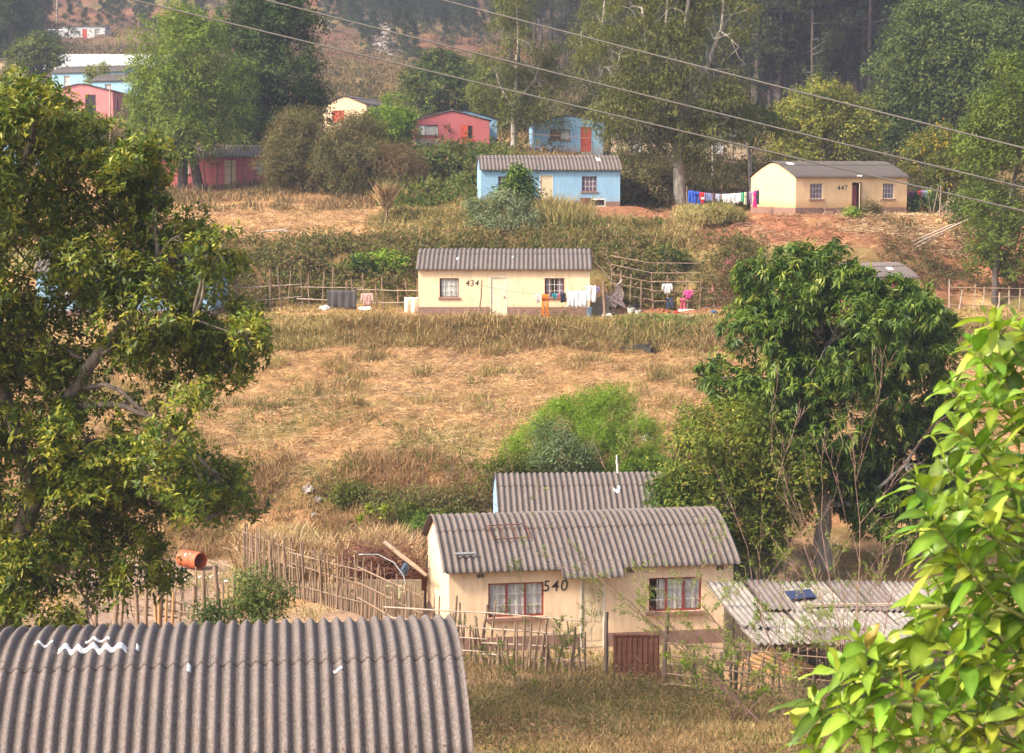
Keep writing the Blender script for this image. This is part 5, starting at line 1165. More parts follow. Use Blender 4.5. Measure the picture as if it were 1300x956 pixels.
def near_branch():
    """leafy mango shoots close to the camera: every leaf a curved blade"""
    rg = np.random.default_rng(3); rp = random.Random(3)
    base = Vector((4.3, 11.6, gz(4.3, 11.6))); root = empty('young_mango_tree', base, 'bright lime leaved mango branches close to the camera, large and pointed', 'tree')
    hub = Vector((4.0, 11.4, -1.6)); mb = MB()
    mb.tube(wob_line((0, 0, -.2), hub-base, 6, .05, rp), [.1, .085, .075, .07, .06, .05, .045], 8)
    mains = [((1330, 640, 11.2), (1240, 430, 10.6), .7), ((1330, 600, 11.3), (1290, 400, 11), .6)]
    tips = []   # (px,py,Y,density)
    spec = [(1252,405,10.5),(1290,410,10.8),(1232,440,10.4),(1270,450,10.7),(1300,460,10.8),(1240,500,10.4),(1205,490,10.6),(1275,520,10.5),(1310,540,10.6),(1235,560,10.4),(1265,600,10.2),(1295,580,10.5),(1200,590,10.2),(1160,612,10.0),(1175,650,9.8),(1215,640,10),(1245,660,9.9),(1290,650,10.1),(1180,700,10),(1220,710,9.8),(1265,720,9.9),(1305,720,10.1),(1195,760,10.1),(1240,775,10),(1290,780,10),(1160,800,10),(1205,820,9.9),(1250,835,9.9),(1300,845,9.9),(1090,810,10),(1060,850,10),(1100,860,9.9),(1140,870,9.8),(1190,885,9.9),(1240,900,9.9),(1290,900,9.8),(1070,900,9.9),(1120,920,9.8),(1180,930,9.8),(1240,950,9.8),(1300,950,9.8),(1030,890,10),(1020,940,10),(1270,690,10.6),(1230,740,10.7),(1300,620,10.7),(1180,760,10.7),(1270,800,10.7),(1330,700,10.3),(1330,850,10.3),(1215,860,10.6),(1310,500,10.2),(1060,960,10.1),(1150,960,10.1),(1210,545,10.9),(1230,600,10.8),(1190,670,10.8),(1260,560,11),(1150,840,10.7),(1255,870,10.7),(1310,790,10.8),(1300,690,10.9),(1240,480,11),(1230,695,11),(1285,745,11.1),(1200,720,11),(1170,780,11.1),(1120,830,10.8),(1090,900,10.7),(1190,850,11.2),(1250,640,11.2),(1290,600,11.3),(1300,830,11.3),(1260,780,11.3),(1230,820,11.3),(1200,640,10.6),(1290,940,10.7),(1210,930,10.7),(1315,430,11.2)]
    V = []; Fc = []; C = []; nb = 0
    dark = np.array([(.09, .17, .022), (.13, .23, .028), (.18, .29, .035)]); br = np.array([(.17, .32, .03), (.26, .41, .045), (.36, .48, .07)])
    twigs = []
    for si, (px, py, Y) in enumerate(spec):
        tip = P(px, py, Y)-base
        # branch comes from the tree's side, curving up to the tip
        st = tip+Vector((.42+rp.random()*.25, .12, -.28-rp.random()*.2)); mid = st.lerp(tip, .55)+Vector((0, 0, -.07))
        pts = [st, mid, tip]; mb.tube([st+(mid-st)*.0, st.lerp(mid, .5), mid, mid.lerp(tip, .6), tip], [.012, .010, .008, .007, .004], 5); twigs.append(st)
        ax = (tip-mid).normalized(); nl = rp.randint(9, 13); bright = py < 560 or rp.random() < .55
        young = Y < 10.6
        for k in range(nl):
            f = (k/nl)**.8; bp = tip-ax*(.17*f)
            ang = k*2.4+rp.random()*.5; o = ax.orthogonal().normalized(); o.rotate(Matrix.Rotation(ang, 3, ax))
            d = (o*(.55+.6*f)+ax*(.75-.5*f)+Vector((0, 0, .12))).normalized(); Ln = rp.uniform(.17, .31)*(.8+.35*f); Wd = Ln*rp.uniform(.27, .36)
            up = Vector((0, 0, 1)); s = d.cross(up)
            if s.length < .2: s = d.cross(Vector((1, 0, 0)))
            s.normalize(); n = s.cross(d); rol = rp.gauss(0, .45); s2 = s*math.cos(rol)+n*math.sin(rol); n2 = s2.cross(d); dr = rp.uniform(.35, 1.0)
            prev = bp; vs = []; N = 7
            for j in range(N+1):
                t = j/N; w = Wd*.5*(math.sin(math.pi*min(1, t*1.0)**.85)**.8)*(1 if t < .95 else .4)
                if j == 0: w = .003
                if j == N: w = .001
                c = bp+d*Ln*t-Vector((0, 0, 1))*(dr*Ln*.55*t*t)
                wave = .008*math.sin(t*9+k)
                vs += [c-s2*w+n2*(w*.28+wave), c, c+s2*w+n2*(w*.28-wave)]
            b0 = nb
            for v in vs: V.append(tuple(v))
            nb += len(vs)
            for j in range(N):
                for q in (0, 1):
                    a = b0+j*3+q; Fc.append((a, a+1, a+4, a+3))
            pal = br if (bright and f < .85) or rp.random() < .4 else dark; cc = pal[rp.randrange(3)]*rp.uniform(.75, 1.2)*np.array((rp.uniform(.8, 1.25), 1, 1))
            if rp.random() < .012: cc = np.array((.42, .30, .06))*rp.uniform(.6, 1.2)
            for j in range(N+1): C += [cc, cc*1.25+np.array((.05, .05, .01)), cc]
    # limbs that gather the twigs
    limbs = [(hub-base, P(1320, 620, 11)-base), (hub-base, P(1330, 780, 10.6)-base), (P(1320, 620, 11)-base, P(1290, 500, 10.9)-base), (hub-base, P(1340, 920, 10.4)-base), (P(1320, 620, 11)-base, P(1200, 650, 10.4)-base), (P(1330, 780, 10.6)-base, P(1170, 770, 10.4)-base), (P(1340, 920, 10.4)-base, P(1100, 900, 10.3)-base), (P(1290, 500, 10.9)-base, P(1270, 470, 10.8)-base)]
    nodes = []
    for a, b in limbs:
        pts = wob_line(a, b, 6, .06, rp); mb.tube(pts, [.035-.003*i for i in range(7)], 6); nodes += pts
    for st in twigs:
        nn = min(nodes, key=lambda q: (q-st).length); mb.tube(wob_line(nn, st, 3, .05, rp), [.018, .015, .013, .012], 5, False)
    m = simple('green_twig', (.2, .22, .06), .6, .3, 8)
    mb.build('branch', m, root, smooth=True)
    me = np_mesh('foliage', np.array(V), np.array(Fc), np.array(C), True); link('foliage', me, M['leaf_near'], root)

def sapling(label, base, aims, seed, leafy=.5, r=.03, cols=LIME, name='bare_sapling', spread=.5, group=None, leafn=4, lsz=.065, sub=5, bark='bark_red'):
    rp = random.Random(seed); rg = np.random.default_rng(seed); base = Vector(base); root = empty(name, base, label, 'sapling', group)
    mb = MB(); pts_l = []; 
    def grow(a, b, r0, lev):
        n = 7; pts = wob_line(a, b, n, .09, rp, .05*(b-a).length*rp.uniform(-1, 1)); mb.tube(pts, [max(.004, r0*(1-.85*i/n)) for i in range(n+1)], 5 if lev < 2 else 4, False)
        L = (b-a).length
        if lev < 3:
            for k in range(sub if lev < 2 else 3):
                i = rp.randint(1, n); st = pts[i]; d = (b-a).normalized()+Vector((rp.gauss(0, spread), rp.gauss(0, spread), rp.gauss(.12, spread*.6))); d.normalize()
                grow(st, st+d*L*rp.uniform(.22, .45), r0*.45*(1-.4*i/n), lev+1)
        if lev >= 1:
            for p in pts[2:]:
                if rp.random() < leafy: pts_l.append(p)
    for px, py, Y in aims: grow(Vector((rp.gauss(0, .08), rp.gauss(0, .08), -.1)), P(px, py, Y)-base, r, 0)
    mb.build('trunk', M[bark], root, smooth=True)
    if pts_l:
        pos = np.array([tuple(p) for p in pts_l]); out = np.tile(np.array((0, 0, .6)), (len(pos), 1))
        v, f, c = leaves(pos, out, rg, leafn, lsz, lsz*.38, cols, .15, .2, .03); link('crown', np_mesh('crown', v, f, c), M['leaf'], root)
    return root

def shrub(name, label, base, lobes, n, per, ln, wd, cols, seed, group=None, **k):
    return tree(name, label, k.pop('cat', 'shrub'), base, lobes, n, per, ln, wd, cols, k.pop('trunk_r', .05), k.pop('bark', 'bark'), k.pop('leaf', 'leaf'), group, seed, **k)

def conifer_mesh(seed, h, r, n, tall=False):
    rg = np.random.default_rng(seed); rp = random.Random(seed); mb = MB()
    tr = [(rp.gauss(0, .12), rp.gauss(0, .12), h*i/9) for i in range(10)]; tr[0] = (0, 0, -.5)
    mb.tube(tr, [h*.0095*(1-.09*i) for i in range(10)], 7)
    P_ = []; O_ = []; z0 = h*(.2 if tall else .03); nb = 46 if tall else 26
    for k in range(nb):
        z = z0+(h-z0)*(k/nb)**.9; a = rp.random()*6.28; t = (z-z0)/(h-z0)
        rr = r*((1-t)**.75 if not tall else (.35+.65*math.sin(math.pi*min(1, t*.85+.2))))*rp.uniform(.55, 1.1)
        p0 = Vector((0, 0, z)); p1 = Vector((math.cos(a)*rr, math.sin(a)*rr, z+rr*rp.uniform(.0, .35) if tall else z-rr*.12))
        mb.tube([p0, p0.lerp(p1, .5)+Vector((0, 0, -.05*rr)), p1], [h*.004, h*.003, h*.0012], 4, False)
        m = max(3, int(n/nb))
        for j in range(m):
            q = p0.lerp(p1, .25+.75*rp.random()**.7); P_.append(q+Vector((rp.gauss(0, rr*.13), rp.gauss(0, rr*.13), rp.gauss(0, rr*.07)))); O_.append(Vector((math.cos(a), math.sin(a), .3)))
    if tall:      # bare stubs on the lower trunk
        for k in range(14):
            z = h*rp.uniform(.12, .42); a = rp.random()*6.28; L = rp.uniform(.6, 1.8); mb.tube([(0, 0, z), (math.cos(a)*L, math.sin(a)*L, z+rp.uniform(-.3, .2))], [.04, .01], 4, False)
    s = .62 if tall else .34
    v, f, c = leaves(np.array([tuple(p) for p in P_]), np.array([tuple(o) for o in O_]), rg, 6 if tall else 5, s, s*.28, FARG if tall else [(.03, .06, .02), (.045, .085, .025), (.07, .11, .035)], .25, .25, s*.5)
    return mb.mesh('trunk', True), np_mesh('crown', v, f, c)
def plant_conifers():
    rp = random.Random(77)
    tall = [conifer_mesh(200+k, 30+3*k, 4.6, 1300, True) for k in range(4)]; young = [conifer_mesh(300+k, 6+k*1.0, 2.3, 620) for k in range(4)]
    def put(name, meshes, px, Y, sc, label, cat, group, bark='bark_dark'):
        p = on(px, Y); tm, cm = meshes[rp.randrange(4)]; root = empty(name, p, label, cat, group, rp.random()*6.28); root.scale = (sc, sc, sc*rp.uniform(.9, 1.15))
        link('trunk', tm, M[bark], root); link('crown', cm, M['leaf'], root)
    G = 'tall dark forest trees on the slope'
    for k in range(150):
        Y = 205+200*(k/150)+rp.uniform(-8, 8); lo = 880 if Y < 250 else 760
        put('forest_tree', tall, rp.uniform(lo, 1340), Y, rp.uniform(.8, 1.1), 'tall bare stemmed forest tree in the dark hazy wood behind the houses', 'tree', G)
    for k in range(50):
        put('forest_tree', tall, rp.uniform(640, 900), rp.uniform(270, 400), rp.uniform(.7, 1.0), 'tall bare stemmed forest tree in the dark hazy wood behind the houses', 'tree', G)
    G = 'young pines scattered on the far red hillside'
    for k in range(230):
        px = rp.choice((rp.uniform(390, 640), rp.uniform(430, 600), rp.uniform(-20, 420))); Y = rp.uniform(310, 460)
        if px > 400 and Y < 370 and rp.random() < .7: Y += 80
        if 60 < px < 190 and Y < 352: continue
        if px < 420 and 375 < Y < 440 and rp.random() < .35: continue
        put('young_pine', young, px, Y, rp.uniform(.55, 1.15), 'young pine on the far red hillside', 'tree', G)
    G = 'pines at the far upper corner above the white building'
    for k in range(22): put('dark_pine', young, rp.uniform(-30, 62), rp.uniform(255, 335), rp.uniform(1.0, 1.7), 'bushy dark pine on the far slope by the whitewashed building', 'tree', G)
    for px, Y, s in ((88, 331, .95), (130, 345, .8), (150, 350, .9), (178, 345, 1.2), (190, 330, 1.1)): put('dark_pine', young, px, Y, s, 'single dark pine growing beside the small white hillside house', 'tree', 'pines beside the small white hillside house')

def far_scrub():
    # far hillside bushes: nobody could count them
    x, Y = sample(-30, 1330, 150, 470, 5200, 91, lambda x, Y, px: (fbm(x*.05, Y*.05, octv=3, seed=12) > .47) & ~((px > 40) & (px < 480) & (Y > 360) & (Y < 440) & (fbm(x*.05, Y*.05, octv=4, seed=91) > .47)))
    rg = np.random.default_rng(9); z = terr(x, Y); s = np.clip(Y/260., .6, 1.5)
    pos = np.repeat(np.stack([x, Y, z+.3*s], 1), 14, 0); ss = np.repeat(s, 14); pos = pos+rg.normal(0, 1, pos.shape)*np.stack([ss*.6, ss*.6, ss*.35], 1)
    v, f, c = leaves(pos, np.tile((0, 0, .7), (len(pos), 1)), rg, 2, .45, .2, [(.05, .075, .025), (.09, .10, .035), (.17, .12, .06), (.2, .13, .07), (.06, .07, .03)], .1, .2, .2, ctone=np.repeat(rg.random(len(x)), 14))
    tag(link('hillside_scrub', np_mesh('hillside_scrub', v, f, c), M['straw']), 'low scrub covering the far hillside', None, None, 'stuff')

def weeds(name, label, pxa, pxb, Ya, Yb, n, cols, seed, h=.35, per=12, ln=.14, wd=.05, mask=None, z=0.0):
    x, Y = sample(pxa, pxb, Ya, Yb, n, seed, mask); rg = np.random.default_rng(seed)
    hh = h*(.4+rg.random(len(x))*1.2); pos = np.stack([x, Y, terr(x, Y)+hh*.5+z], 1)
    P_ = np.repeat(pos, 5, 0); P_ = P_+rg.normal(0, 1, P_.shape)*np.repeat(np.stack([hh*.7, hh*.7, hh*.4], 1), 5, 0)
    out = rg.normal(0, .5, P_.shape); out[:, 2] = .6
    v, f, c = leaves(P_, out, rg, per//3, ln, wd, cols, .25, .3, .06, ctone=np.repeat(rg.random(len(x)), 5))
    tag(link(name, np_mesh(name, v, f, c), M['leaf']), label, None, None, 'stuff')

def ground_cover():
    nz = lambda x, Y, s, o=3, k=.5: fbm(x*k, Y*k, octv=o, seed=s)
    # mown straw on the open field
    x, Y = sample(20, 1320, 72, 94, 260000, 1)
    blades('mown_straw', 'matted mown straw on the open slope', x, Y, .36, .022, HAY, 2, lean=1.5, lift=.03)
    x, Y = sample(20, 1320, 73, 94, 5200, 3, lambda x, Y, px: nz(x, Y, 62, 3, .7) > .60)
    blades('straw_tuft', 'ragged greenish tufts standing in the straw', x, Y, .5, .022, HAYG+[(.16, .17, .05), (.2, .13, .06)], 4, per=34, spread=.2, lean=.65)
    x, Y = sample(100, 900, 65.5, 75, 6500, 5, lambda x, Y, px: nz(x, Y, 63, 3, .5) > .42)
    blades('bank_grass', 'tangled dry grass on the bank above the yard', x, Y, .5, .022, [(.36, .22, .11), (.27, .15, .08), (.45, .3, .15), (.18, .12, .06), (.16, .16, .05)], 6, per=22, spread=.25, lean=1.0)
    x, Y = sample(150, 1320, 93.5, 95.5, 3400, 7)
    blades('terrace_grass', 'long yellow green grass along the terrace edge', x, Y, .5, .026, HAYG+[(.5,.36,.18),(.2,.15,.07)], 8, per=28, spread=.3, lean=1.05)
    x, Y = sample(150, 1320, 95.3, 97.4, 2200, 207); blades('short_grass', 'short dry grass on the terrace brink', x, Y, .2, .026, HAYG, 208, per=22, spread=.28, lean=.8)
    weeds('terrace_weeds', 'low green and brown weeds on the terrace bank', 150, 1320, 93.2, 96.2, 1500, WEEDC+[(.3, .2, .1), (.1, .09, .04)], 209, .35, 12, .13, .05, lambda x, Y, px: nz(x, Y, 283, 3, .7) > .5)
    x, Y = sample(180, 1320, 97.3, 104.5, 3600, 9, lambda x, Y, px: ~((px > 740) & (px < 910)))
    blades('terrace_grass', 'short dry grass on the terrace of house 434', x, Y, .2, .03, HAYG, 10, per=14, spread=.25, lean=.9)
    x, Y = sample(785, 905, 94.0, 97.2, 1500, 11)
    blades('green_grass', 'short green grass before the swept yard', x, Y, .16, .03, [(.16, .26, .05), (.22, .3, .07), (.3, .3, .1)], 12, per=16, spread=.22, lean=.6)
    x, Y = sample(100, 1320, 110, 142, 42000, 13, lambda x, Y, px: ((px < 600) | (nz(x, Y, 66) > .5)) & ~((px > 800) & (px < 1200) & (Y < 126) & (nz(x, Y, 67) > .42)) & ~((px > 690) & (px < 860) & (Y > 116) & (Y < 125) & (nz(x, Y, 67) > .35)))
    blades('slope_straw', 'dry matted straw on the upper slope', x, Y, .36, .032, HAY+[(.3, .2, .09), (.5, .3, .15)], 14, per=6, spread=.3, lean=1.35)
    x, Y = sample(470, 880, 110, 122, 3800, 15, lambda x, Y, px: (nz(x, Y, 68) > .42) & ~((px > 690) & (Y > 116.2)))
    blades('slope_grass', 'tall mixed grass on the slope between the houses', x, Y, .6, .035, HAYG+[(.12, .14, .04)], 16, per=20, spread=.35, lean=.7)
    x, Y = sample(860, 935, 115.5, 120, 700, 17, lambda x, Y, px: (px-900)**2/1300+(Y-117.8)**2/5 < 1)
    blades('grass_heap', 'heaped yellow green cut grass before the long washing line', x, Y, .7, .045, [(.4, .34, .14), (.3, .29, .1), (.55, .42, .2)], 18, per=40, spread=.3, lean=1.0, lift=.2)
    x, Y = sample(1060, 1240, 114, 120, 5000, 19)
    blades('maize_stubble', 'pale maize stalks strewn over the terrace edge', x, Y, .5, .04, [(.66, .48, .28), (.75, .6, .4), (.5, .33, .18)], 20, lean=1.6, lift=.04, per=2)
    x, Y = sample(800, 1190, 111, 118, 2600, 21)
    blades('maize_litter', 'pale stalk litter on the red slope', x, Y, .5, .04, [(.55, .38, .23), (.42, .25, .15), (.3, .15, .09)], 22, lean=1.5, lift=.04, per=4, spread=.4)
    x, Y = sample(-20, 1320, 44, 66, 9500, 23, lambda x, Y, px: (nz(x, Y, 69) > .45) & ~((px < 275) & (px > 110) & (Y > 50) & (nz(x, Y, 70) > .35)))
    blades('yard_grass', 'sparse dry grass over the lower yards', x, Y, .3, .018, HAYG, 24, per=10, spread=.2, lean=.7)
    weeds('yard_scrub', 'low brown and green scrub below the pale pole fence', 560, 1300, 36, 49, 1700, [(.14, .17, .05), (.22, .17, .09), (.3, .2, .11), (.1, .11, .04)], 225, .5, 15, .10, .034, lambda x, Y, px: nz(x, Y, 226) > .47)
    x, Y = sample(560, 1300, 38, 51.5, 9000, 25); blades('yard_grass', 'dry brown grass before the pale pole fence', x, Y, .26, .012, HAYG+[(.2, .14, .08), (.45, .3, .16), (.3, .19, .1)], 26, per=14, spread=.2, lean=1.0)
    x, Y = sample(310, 560, 62, 66.5, 2400, 27); blades('dead_maize', 'broken pale stalks behind the palisade', x, Y, .9, .05, [(.55, .4, .22), (.4, .26, .14), (.6, .48, .3)], 28, per=6, spread=.25, lean=.7)
    x, Y = sample(335, 400, 64.5, 68, 300, 41); blades('reed_grass', 'long pale arching reed grass on the bank above the palisade', x, Y, .6, .025, [(.5, .38, .17), (.58, .45, .25), (.4, .36, .14)], 42, per=20, spread=.2, lean=.6)
    x, Y = sample(180, 1320, 127, 160, 9000, 29, lambda x, Y, px: nz(x, Y, 71) > .42)
    blades('bank_grass', 'brown grass on the shady upper bank', x, Y, .6, .06, [(.24, .16, .08), (.3, .2, .1), (.14, .12, .05), (.4, .28, .14)], 30, per=8, spread=.35, lean=.5)
    x, Y = sample(-20, 1320, 150, 300, 16000, 31); blades('far_grass', 'dry grass over the hillside', x, Y, .8, .12, [(.3, .2, .1), (.24, .17, .08), (.14, .13, .05)], 32, per=6, spread=.6, lean=.6)
    # weeds
    weeds('bank_weeds', 'leafy green weeds on the bank behind the yards', 430, 700, 66.5, 73.5, 900, WEEDC, 101, .45, 15, .15, .06, lambda x, Y, px: nz(x, Y, 81) > .45)
    weeds('bank_weeds', 'leafy brown weeds on the lower bank', 150, 450, 66, 76, 420, WEEDC, 102, .35, 12, .13, .05, lambda x, Y, px: nz(x, Y, 82) > .52)
    weeds('field_weeds', 'low green weeds in the straw field', 220, 650, 74, 90, 700, [(.12, .16, .04), (.17, .19, .06), (.25, .2, .09)], 103, .3, 12, .13, .05, lambda x, Y, px: nz(x, Y, 83, 3, .3) > .58)
    weeds('bank_weeds', 'dense dark weeds on the bank behind the house 434', 280, 960, 104, 111.5, 5200, WEEDC+[(.06, .08, .02)], 104, .5, 15, .2, .085, lambda x, Y, px: nz(x, Y, 84) > .4)
    weeds('slope_weeds', 'green weeds on the slope between the houses', 500, 860, 110, 121, 1300, WEEDC+[(.12, .2, .03)], 105, .5, 15, .2, .08, lambda x, Y, px: (nz(x, Y, 85) > .47) & ~((px > 690) & (Y > 116)))
    weeds('cutbank_weeds', 'dry creeper over the red cut bank', 1120, 1310, 106, 117, 700, [(.2, .14, .07), (.14, .12, .05), (.1, .12, .03)], 106, .5, 15, .2, .07, lambda x, Y, px: nz(x, Y, 86) > .5)
    weeds('hedge_weeds', 'green creepers over the upper bank', 500, 640, 124, 146, 1500, [(.08, .14, .02), (.13, .2, .03), (.2, .22, .05), (.25, .17, .08)], 107, .9, 15, .28, .12)
    weeds('shade_weeds', 'dark undergrowth below the gum trees', 770, 1250, 128, 150, 2400, [(.05, .06, .02), (.09, .09, .035), (.14, .1, .05)], 108, .7, 15, .26, .1, lambda x, Y, px: nz(x, Y, 87) > .42)
    weeds('far_weeds', 'dark bushes across the upper terraces', 0, 1300, 150, 240, 2600, [(.05, .07, .022), (.09, .10, .03), (.16, .12, .06)], 109, 1.0, 15, .4, .16, lambda x, Y, px: nz(x, Y, 88, 3, .1) > .46)
    weeds('yard_weeds', 'low weeds by the yard fences', 240, 1150, 44, 66, 900, [(.1, .16, .03), (.16, .2, .05), (.2, .17, .07)], 110, .22, 12, .09, .035, lambda x, Y, px: nz(x, Y, 89) > .52)

def vegetation():
    rp = random.Random(21)
    big_left_tree(); mango_tree(); near_branch()
    # saplings with young leaves before the 540 house
    sapling('leafing sapling whose thin stems cross the door of house 540', on(965, 43.5), [(640, 650, 43), (720, 690, 43), (790, 740, 42.5)], 1, .30, .022, spread=.45)
    sapling('leafing sapling with arching twigs before the gate and the patched shed', on(1010, 44), [(905, 590, 44), (860, 700, 43.5), (960, 720, 43)], 2, .28, .022, spread=.5)
    sapling('tall leafless pinkish sapling in front of the mango trunk', on(1100, 46), [(1020, 570, 46), (1082, 560, 46), (1160, 640, 46), (985, 620, 46)], 3, .04, .022, spread=.4)
    sapling('low twiggy bush with lime buds at the foot of the shed', on(935, 44), [(880, 770, 44), (960, 780, 44), (1010, 760, 44), (1060, 800, 44), (840, 800, 44)], 4, .5, .02, spread=.6)
    sapling('thin bare twigs rising beside the pale pole fence', on(690, 46.5), [(600, 800, 46.5), (660, 760, 46.5), (720, 800, 46), (760, 770, 46)], 5, .22, .012, spread=.5)
    sapling('spindly sapling with the first leaves between shed and mango', on(1075, 47), [(1120, 720, 47), (1060, 700, 47), (1000, 700, 47)], 6, .3, .02, spread=.5)
    shrub('leafy_shrub', 'rounded green shrub standing in the yard in front of the palisade', on(330, 50.5), [lobe(330, 750, 50.5, .55), lobe(308, 765, 50.5, .4), lobe(352, 758, 50.5, .4), lobe(325, 785, 50.5, .6), lobe(318, 740, 50.5, .3)], 420, 9, .13, .05, [(.10, .16, .035), (.15, .21, .05), (.2, .26, .08)], 41, thr=.4, freq=2)
    shrub('leafy_shrub', 'small sprawling green shrub behind the ridge of the near roof', on(268, 49.5), [lobe(262, 775, 49.5, .35), lobe(275, 790, 49.5, .4)], 130, 8, .13, .05, [(.05, .1, .02), (.08, .14, .03)], 42, thr=.35, freq=2)
    shrub('feathery_bush', 'big feathery bright green bush above the blue walled house', on(765, 71.5), [lobe(770, 535, 72, 1.1), lobe(715, 540, 72, 1.0), lobe(810, 560, 71.5, 1.0), lobe(680, 565, 71.5, .9), lobe(755, 580, 71, 1.3), lobe(822, 595, 71, .8), lobe(652, 580, 71, .6), lobe(785, 512, 72.5, .8), lobe(740, 520, 72, .8)], 4200, 12, .13, .024, [(.16, .28, .025), (.22, .36, .03), (.29, .44, .045)], 43, thr=.3, freq=1.3, lump=.35, jit=.11, up=.35, out_w=.3)
    shrub('blue_green_shrub', 'blue green shrub growing into the feathery bright green bush', on(706, 70), [lobe(700, 560, 69.8, .75), lobe(718, 585, 69.6, .85), lobe(690, 595, 69.6, .6), lobe(740, 590, 69.6, .6)], 620, 9, .13, .05, [(.12, .18, .08), (.16, .23, .1), (.21, .28, .14)], 44, thr=.38, freq=1.6)
    shrub('leafy_shrub', 'dark green low shrub with yellow tinge left of the feathery bush', on(650, 69.8), [lobe(645, 590, 69.8, .6), lobe(625, 605, 69.6, .5)], 250, 9, .14, .05, OLIVE, 45, thr=.38, freq=1.6)
    for k, (px, Y, h) in enumerate(((455, 68.3, 1.1), (462, 68.1, .6), (472, 68.0, 1.0))):
        b = on(px, Y); sapling(['tall yellow green banana like sprout on the bank', 'shortest yellow sprout between two taller ones', 'yellow green sprout with upright leaf on the bank'][k], b, [(px+2+5*k, 655-h*3, Y)], 60+k, 1, .012, [(.35, .42, .04), (.45, .5, .06)], 'yellow_sprout', .3, None, 3, .16, 1)
    for k, (px, Y, r, cc_) in enumerate(((500, 69, .8, OLIVE), (530, 70, .9, BROWNG), (565, 69.5, .9, OLIVE), (598, 70, 1.0, BROWNG), (610, 68.5, .8, MANGO), (545, 68, .7, MANGO), (480, 70.5, .7, BROWNG), (440, 71, .6, OLIVE))):
        q = on(px, Y); shrub('bank_bush', ['dull green scrub bush right of the yellow sprouts', 'brown scrub bush on the bank above the leaning log', 'olive scrub bush between brown ones behind the 540 gable', 'large brown twiggy bush at the corner of the blue walled house', 'fresh green bush touching the blue walled gable', 'low fresh green bush above the 540 gable', 'highest brown scrub bush above the yellow sprouts', 'small olive bush over the straw bank left of the sprouts'][k], q, [(q.x, q.y, q.z+r*.35, r*1.1, r, r*.7), (q.x+r*.9, q.y, q.z+r*.2, r*.8, r*.8, r*.5)], 300, 8, .15, .05, cc_, 240+k, thr=.38, freq=1.4)
    for k, (px, Y) in enumerate(((575, 70.5), (600, 70), (555, 71.5))):
        sapling(['dead arching branches over the bank behind the 540 gable', 'dead branches reaching toward the blue walled gable', 'dead twigs high on the bank behind house 540'][k], on(px, Y), [(px+60, 650-k*8, Y-1.5), (px+20, 600, Y-1), (px-40, 640, Y-1)], 260+k, 0, .03, name='dead_branch', bark='stick', spread=.6)
    # shrubs around the blue house
    shrub('leafy_shrub', 'glossy green young tree before the door side of the sky blue house', on(657, 117.5), [lobe(660, 235, 117.5, .9), lobe(668, 250, 117.5, .9), lobe(645, 250, 117.5, .7), lobe(655, 222, 117.5, .45)], 420, 9, .26, .1, MANGO, 46, thr=.36, freq=1.2)
    shrub('grey_green_shrub', 'wide grey green shrub spilling down the slope below the sky blue house', on(636, 114), [lobe(640, 270, 114, 1.3), lobe(615, 285, 113.5, 1.2), lobe(660, 285, 113.5, 1.3), lobe(635, 300, 113, 1.3), lobe(605, 268, 114, .8), lobe(670, 300, 112.5, .8)], 1000, 9, .28, .07, GREYG, 47, thr=.40, freq=1.0)
    for lab, px, Y, w, n, sd in (('tall straw coloured grass clump beside the glossy young tree', 702, 116.5, .9, 110, 48), ('pale grass clump below the sky blue house corner', 722, 113.5, .7, 90, 49)):
        c = on(px, Y); rg = np.random.default_rng(sd); xx = c.x+rg.normal(0, w, n); yy = c.y+rg.normal(0, w*.6, n)
        o = blades('grass_clump', None, xx, yy, 1.5, .05, [(.5, .36, .16), (.42, .33, .14), (.28, .26, .09)], sd, per=14, spread=.15, lean=.3); del o['kind']; tag(o, lab, 'grass clump', None, 'thing')
    # dead pampas
    c = on(489, 117); rg = np.random.default_rng(5); root = empty('pampas_tuft', c, 'dead pampas tuft, a bleached fan of leaves on a dark stalk', 'plant')
    stick('stem', root, c-Vector((0, 0, .2)), P(490, 262, 117), .09, 'stick', rp)
    n = 420; a = rg.random(n)*6.28; d = np.stack([np.cos(a)*.3, np.sin(a)*.3, .9+rg.random(n)*.6], 1); top = np.array(P(490, 264, 117)-c)
    v, f, cc = leaves(np.tile(top, (n, 1)), d*1.2, rg, 1, 1.6, .05, [(.55, .38, .2), (.65, .48, .28), (.45, .28, .14)], .45, .5, .12, out_w=1.6); link('dead_leaves', np_mesh('dead_leaves', v, f, cc), M['straw'], root)
    sapling('black bare forked twig plant left of the pampas stalk', on(484, 115.5), [(470, 285, 115.5), (488, 275, 115.5)], 70, 0, .04, name='dead_shrub', bark='bark_dark', spread=.5)
    # tangles of dead branches right of 434
    for k, (px, Y, ax, ay) in enumerate(((790, 105.5, 770, 325), (800, 106, 840, 330), (780, 106, 800, 318))):
        sapling(['dead brown branch arching up the bank right of house 434', 'dead branch leaning over the pole fence', 'tangled dead branches above the draped plastic sheet'][k], on(px, Y), [(ax, ay, Y+1), (ax+20, ay+8, Y+1.4), (ax-18, ay+5, Y+1)], 71+k, 0, .05, name='dead_branch', bark='stick', spread=.6)
    shrub('pink_flowering_shrub', 'dark twiggy shrub with pink blossoms left of the mango crown', on(935, 101), [lobe(935, 350, 101, 1.0), lobe(925, 375, 101, .9), lobe(945, 385, 100.5, .9), lobe(930, 330, 101, .6)], 480, 9, .2, .05, [(.09, .1, .04), (.15, .13, .06), (.2, .12, .08)], 50, tipc=(.6, .2, .22), tipf=.16, thr=.42, freq=1.3)
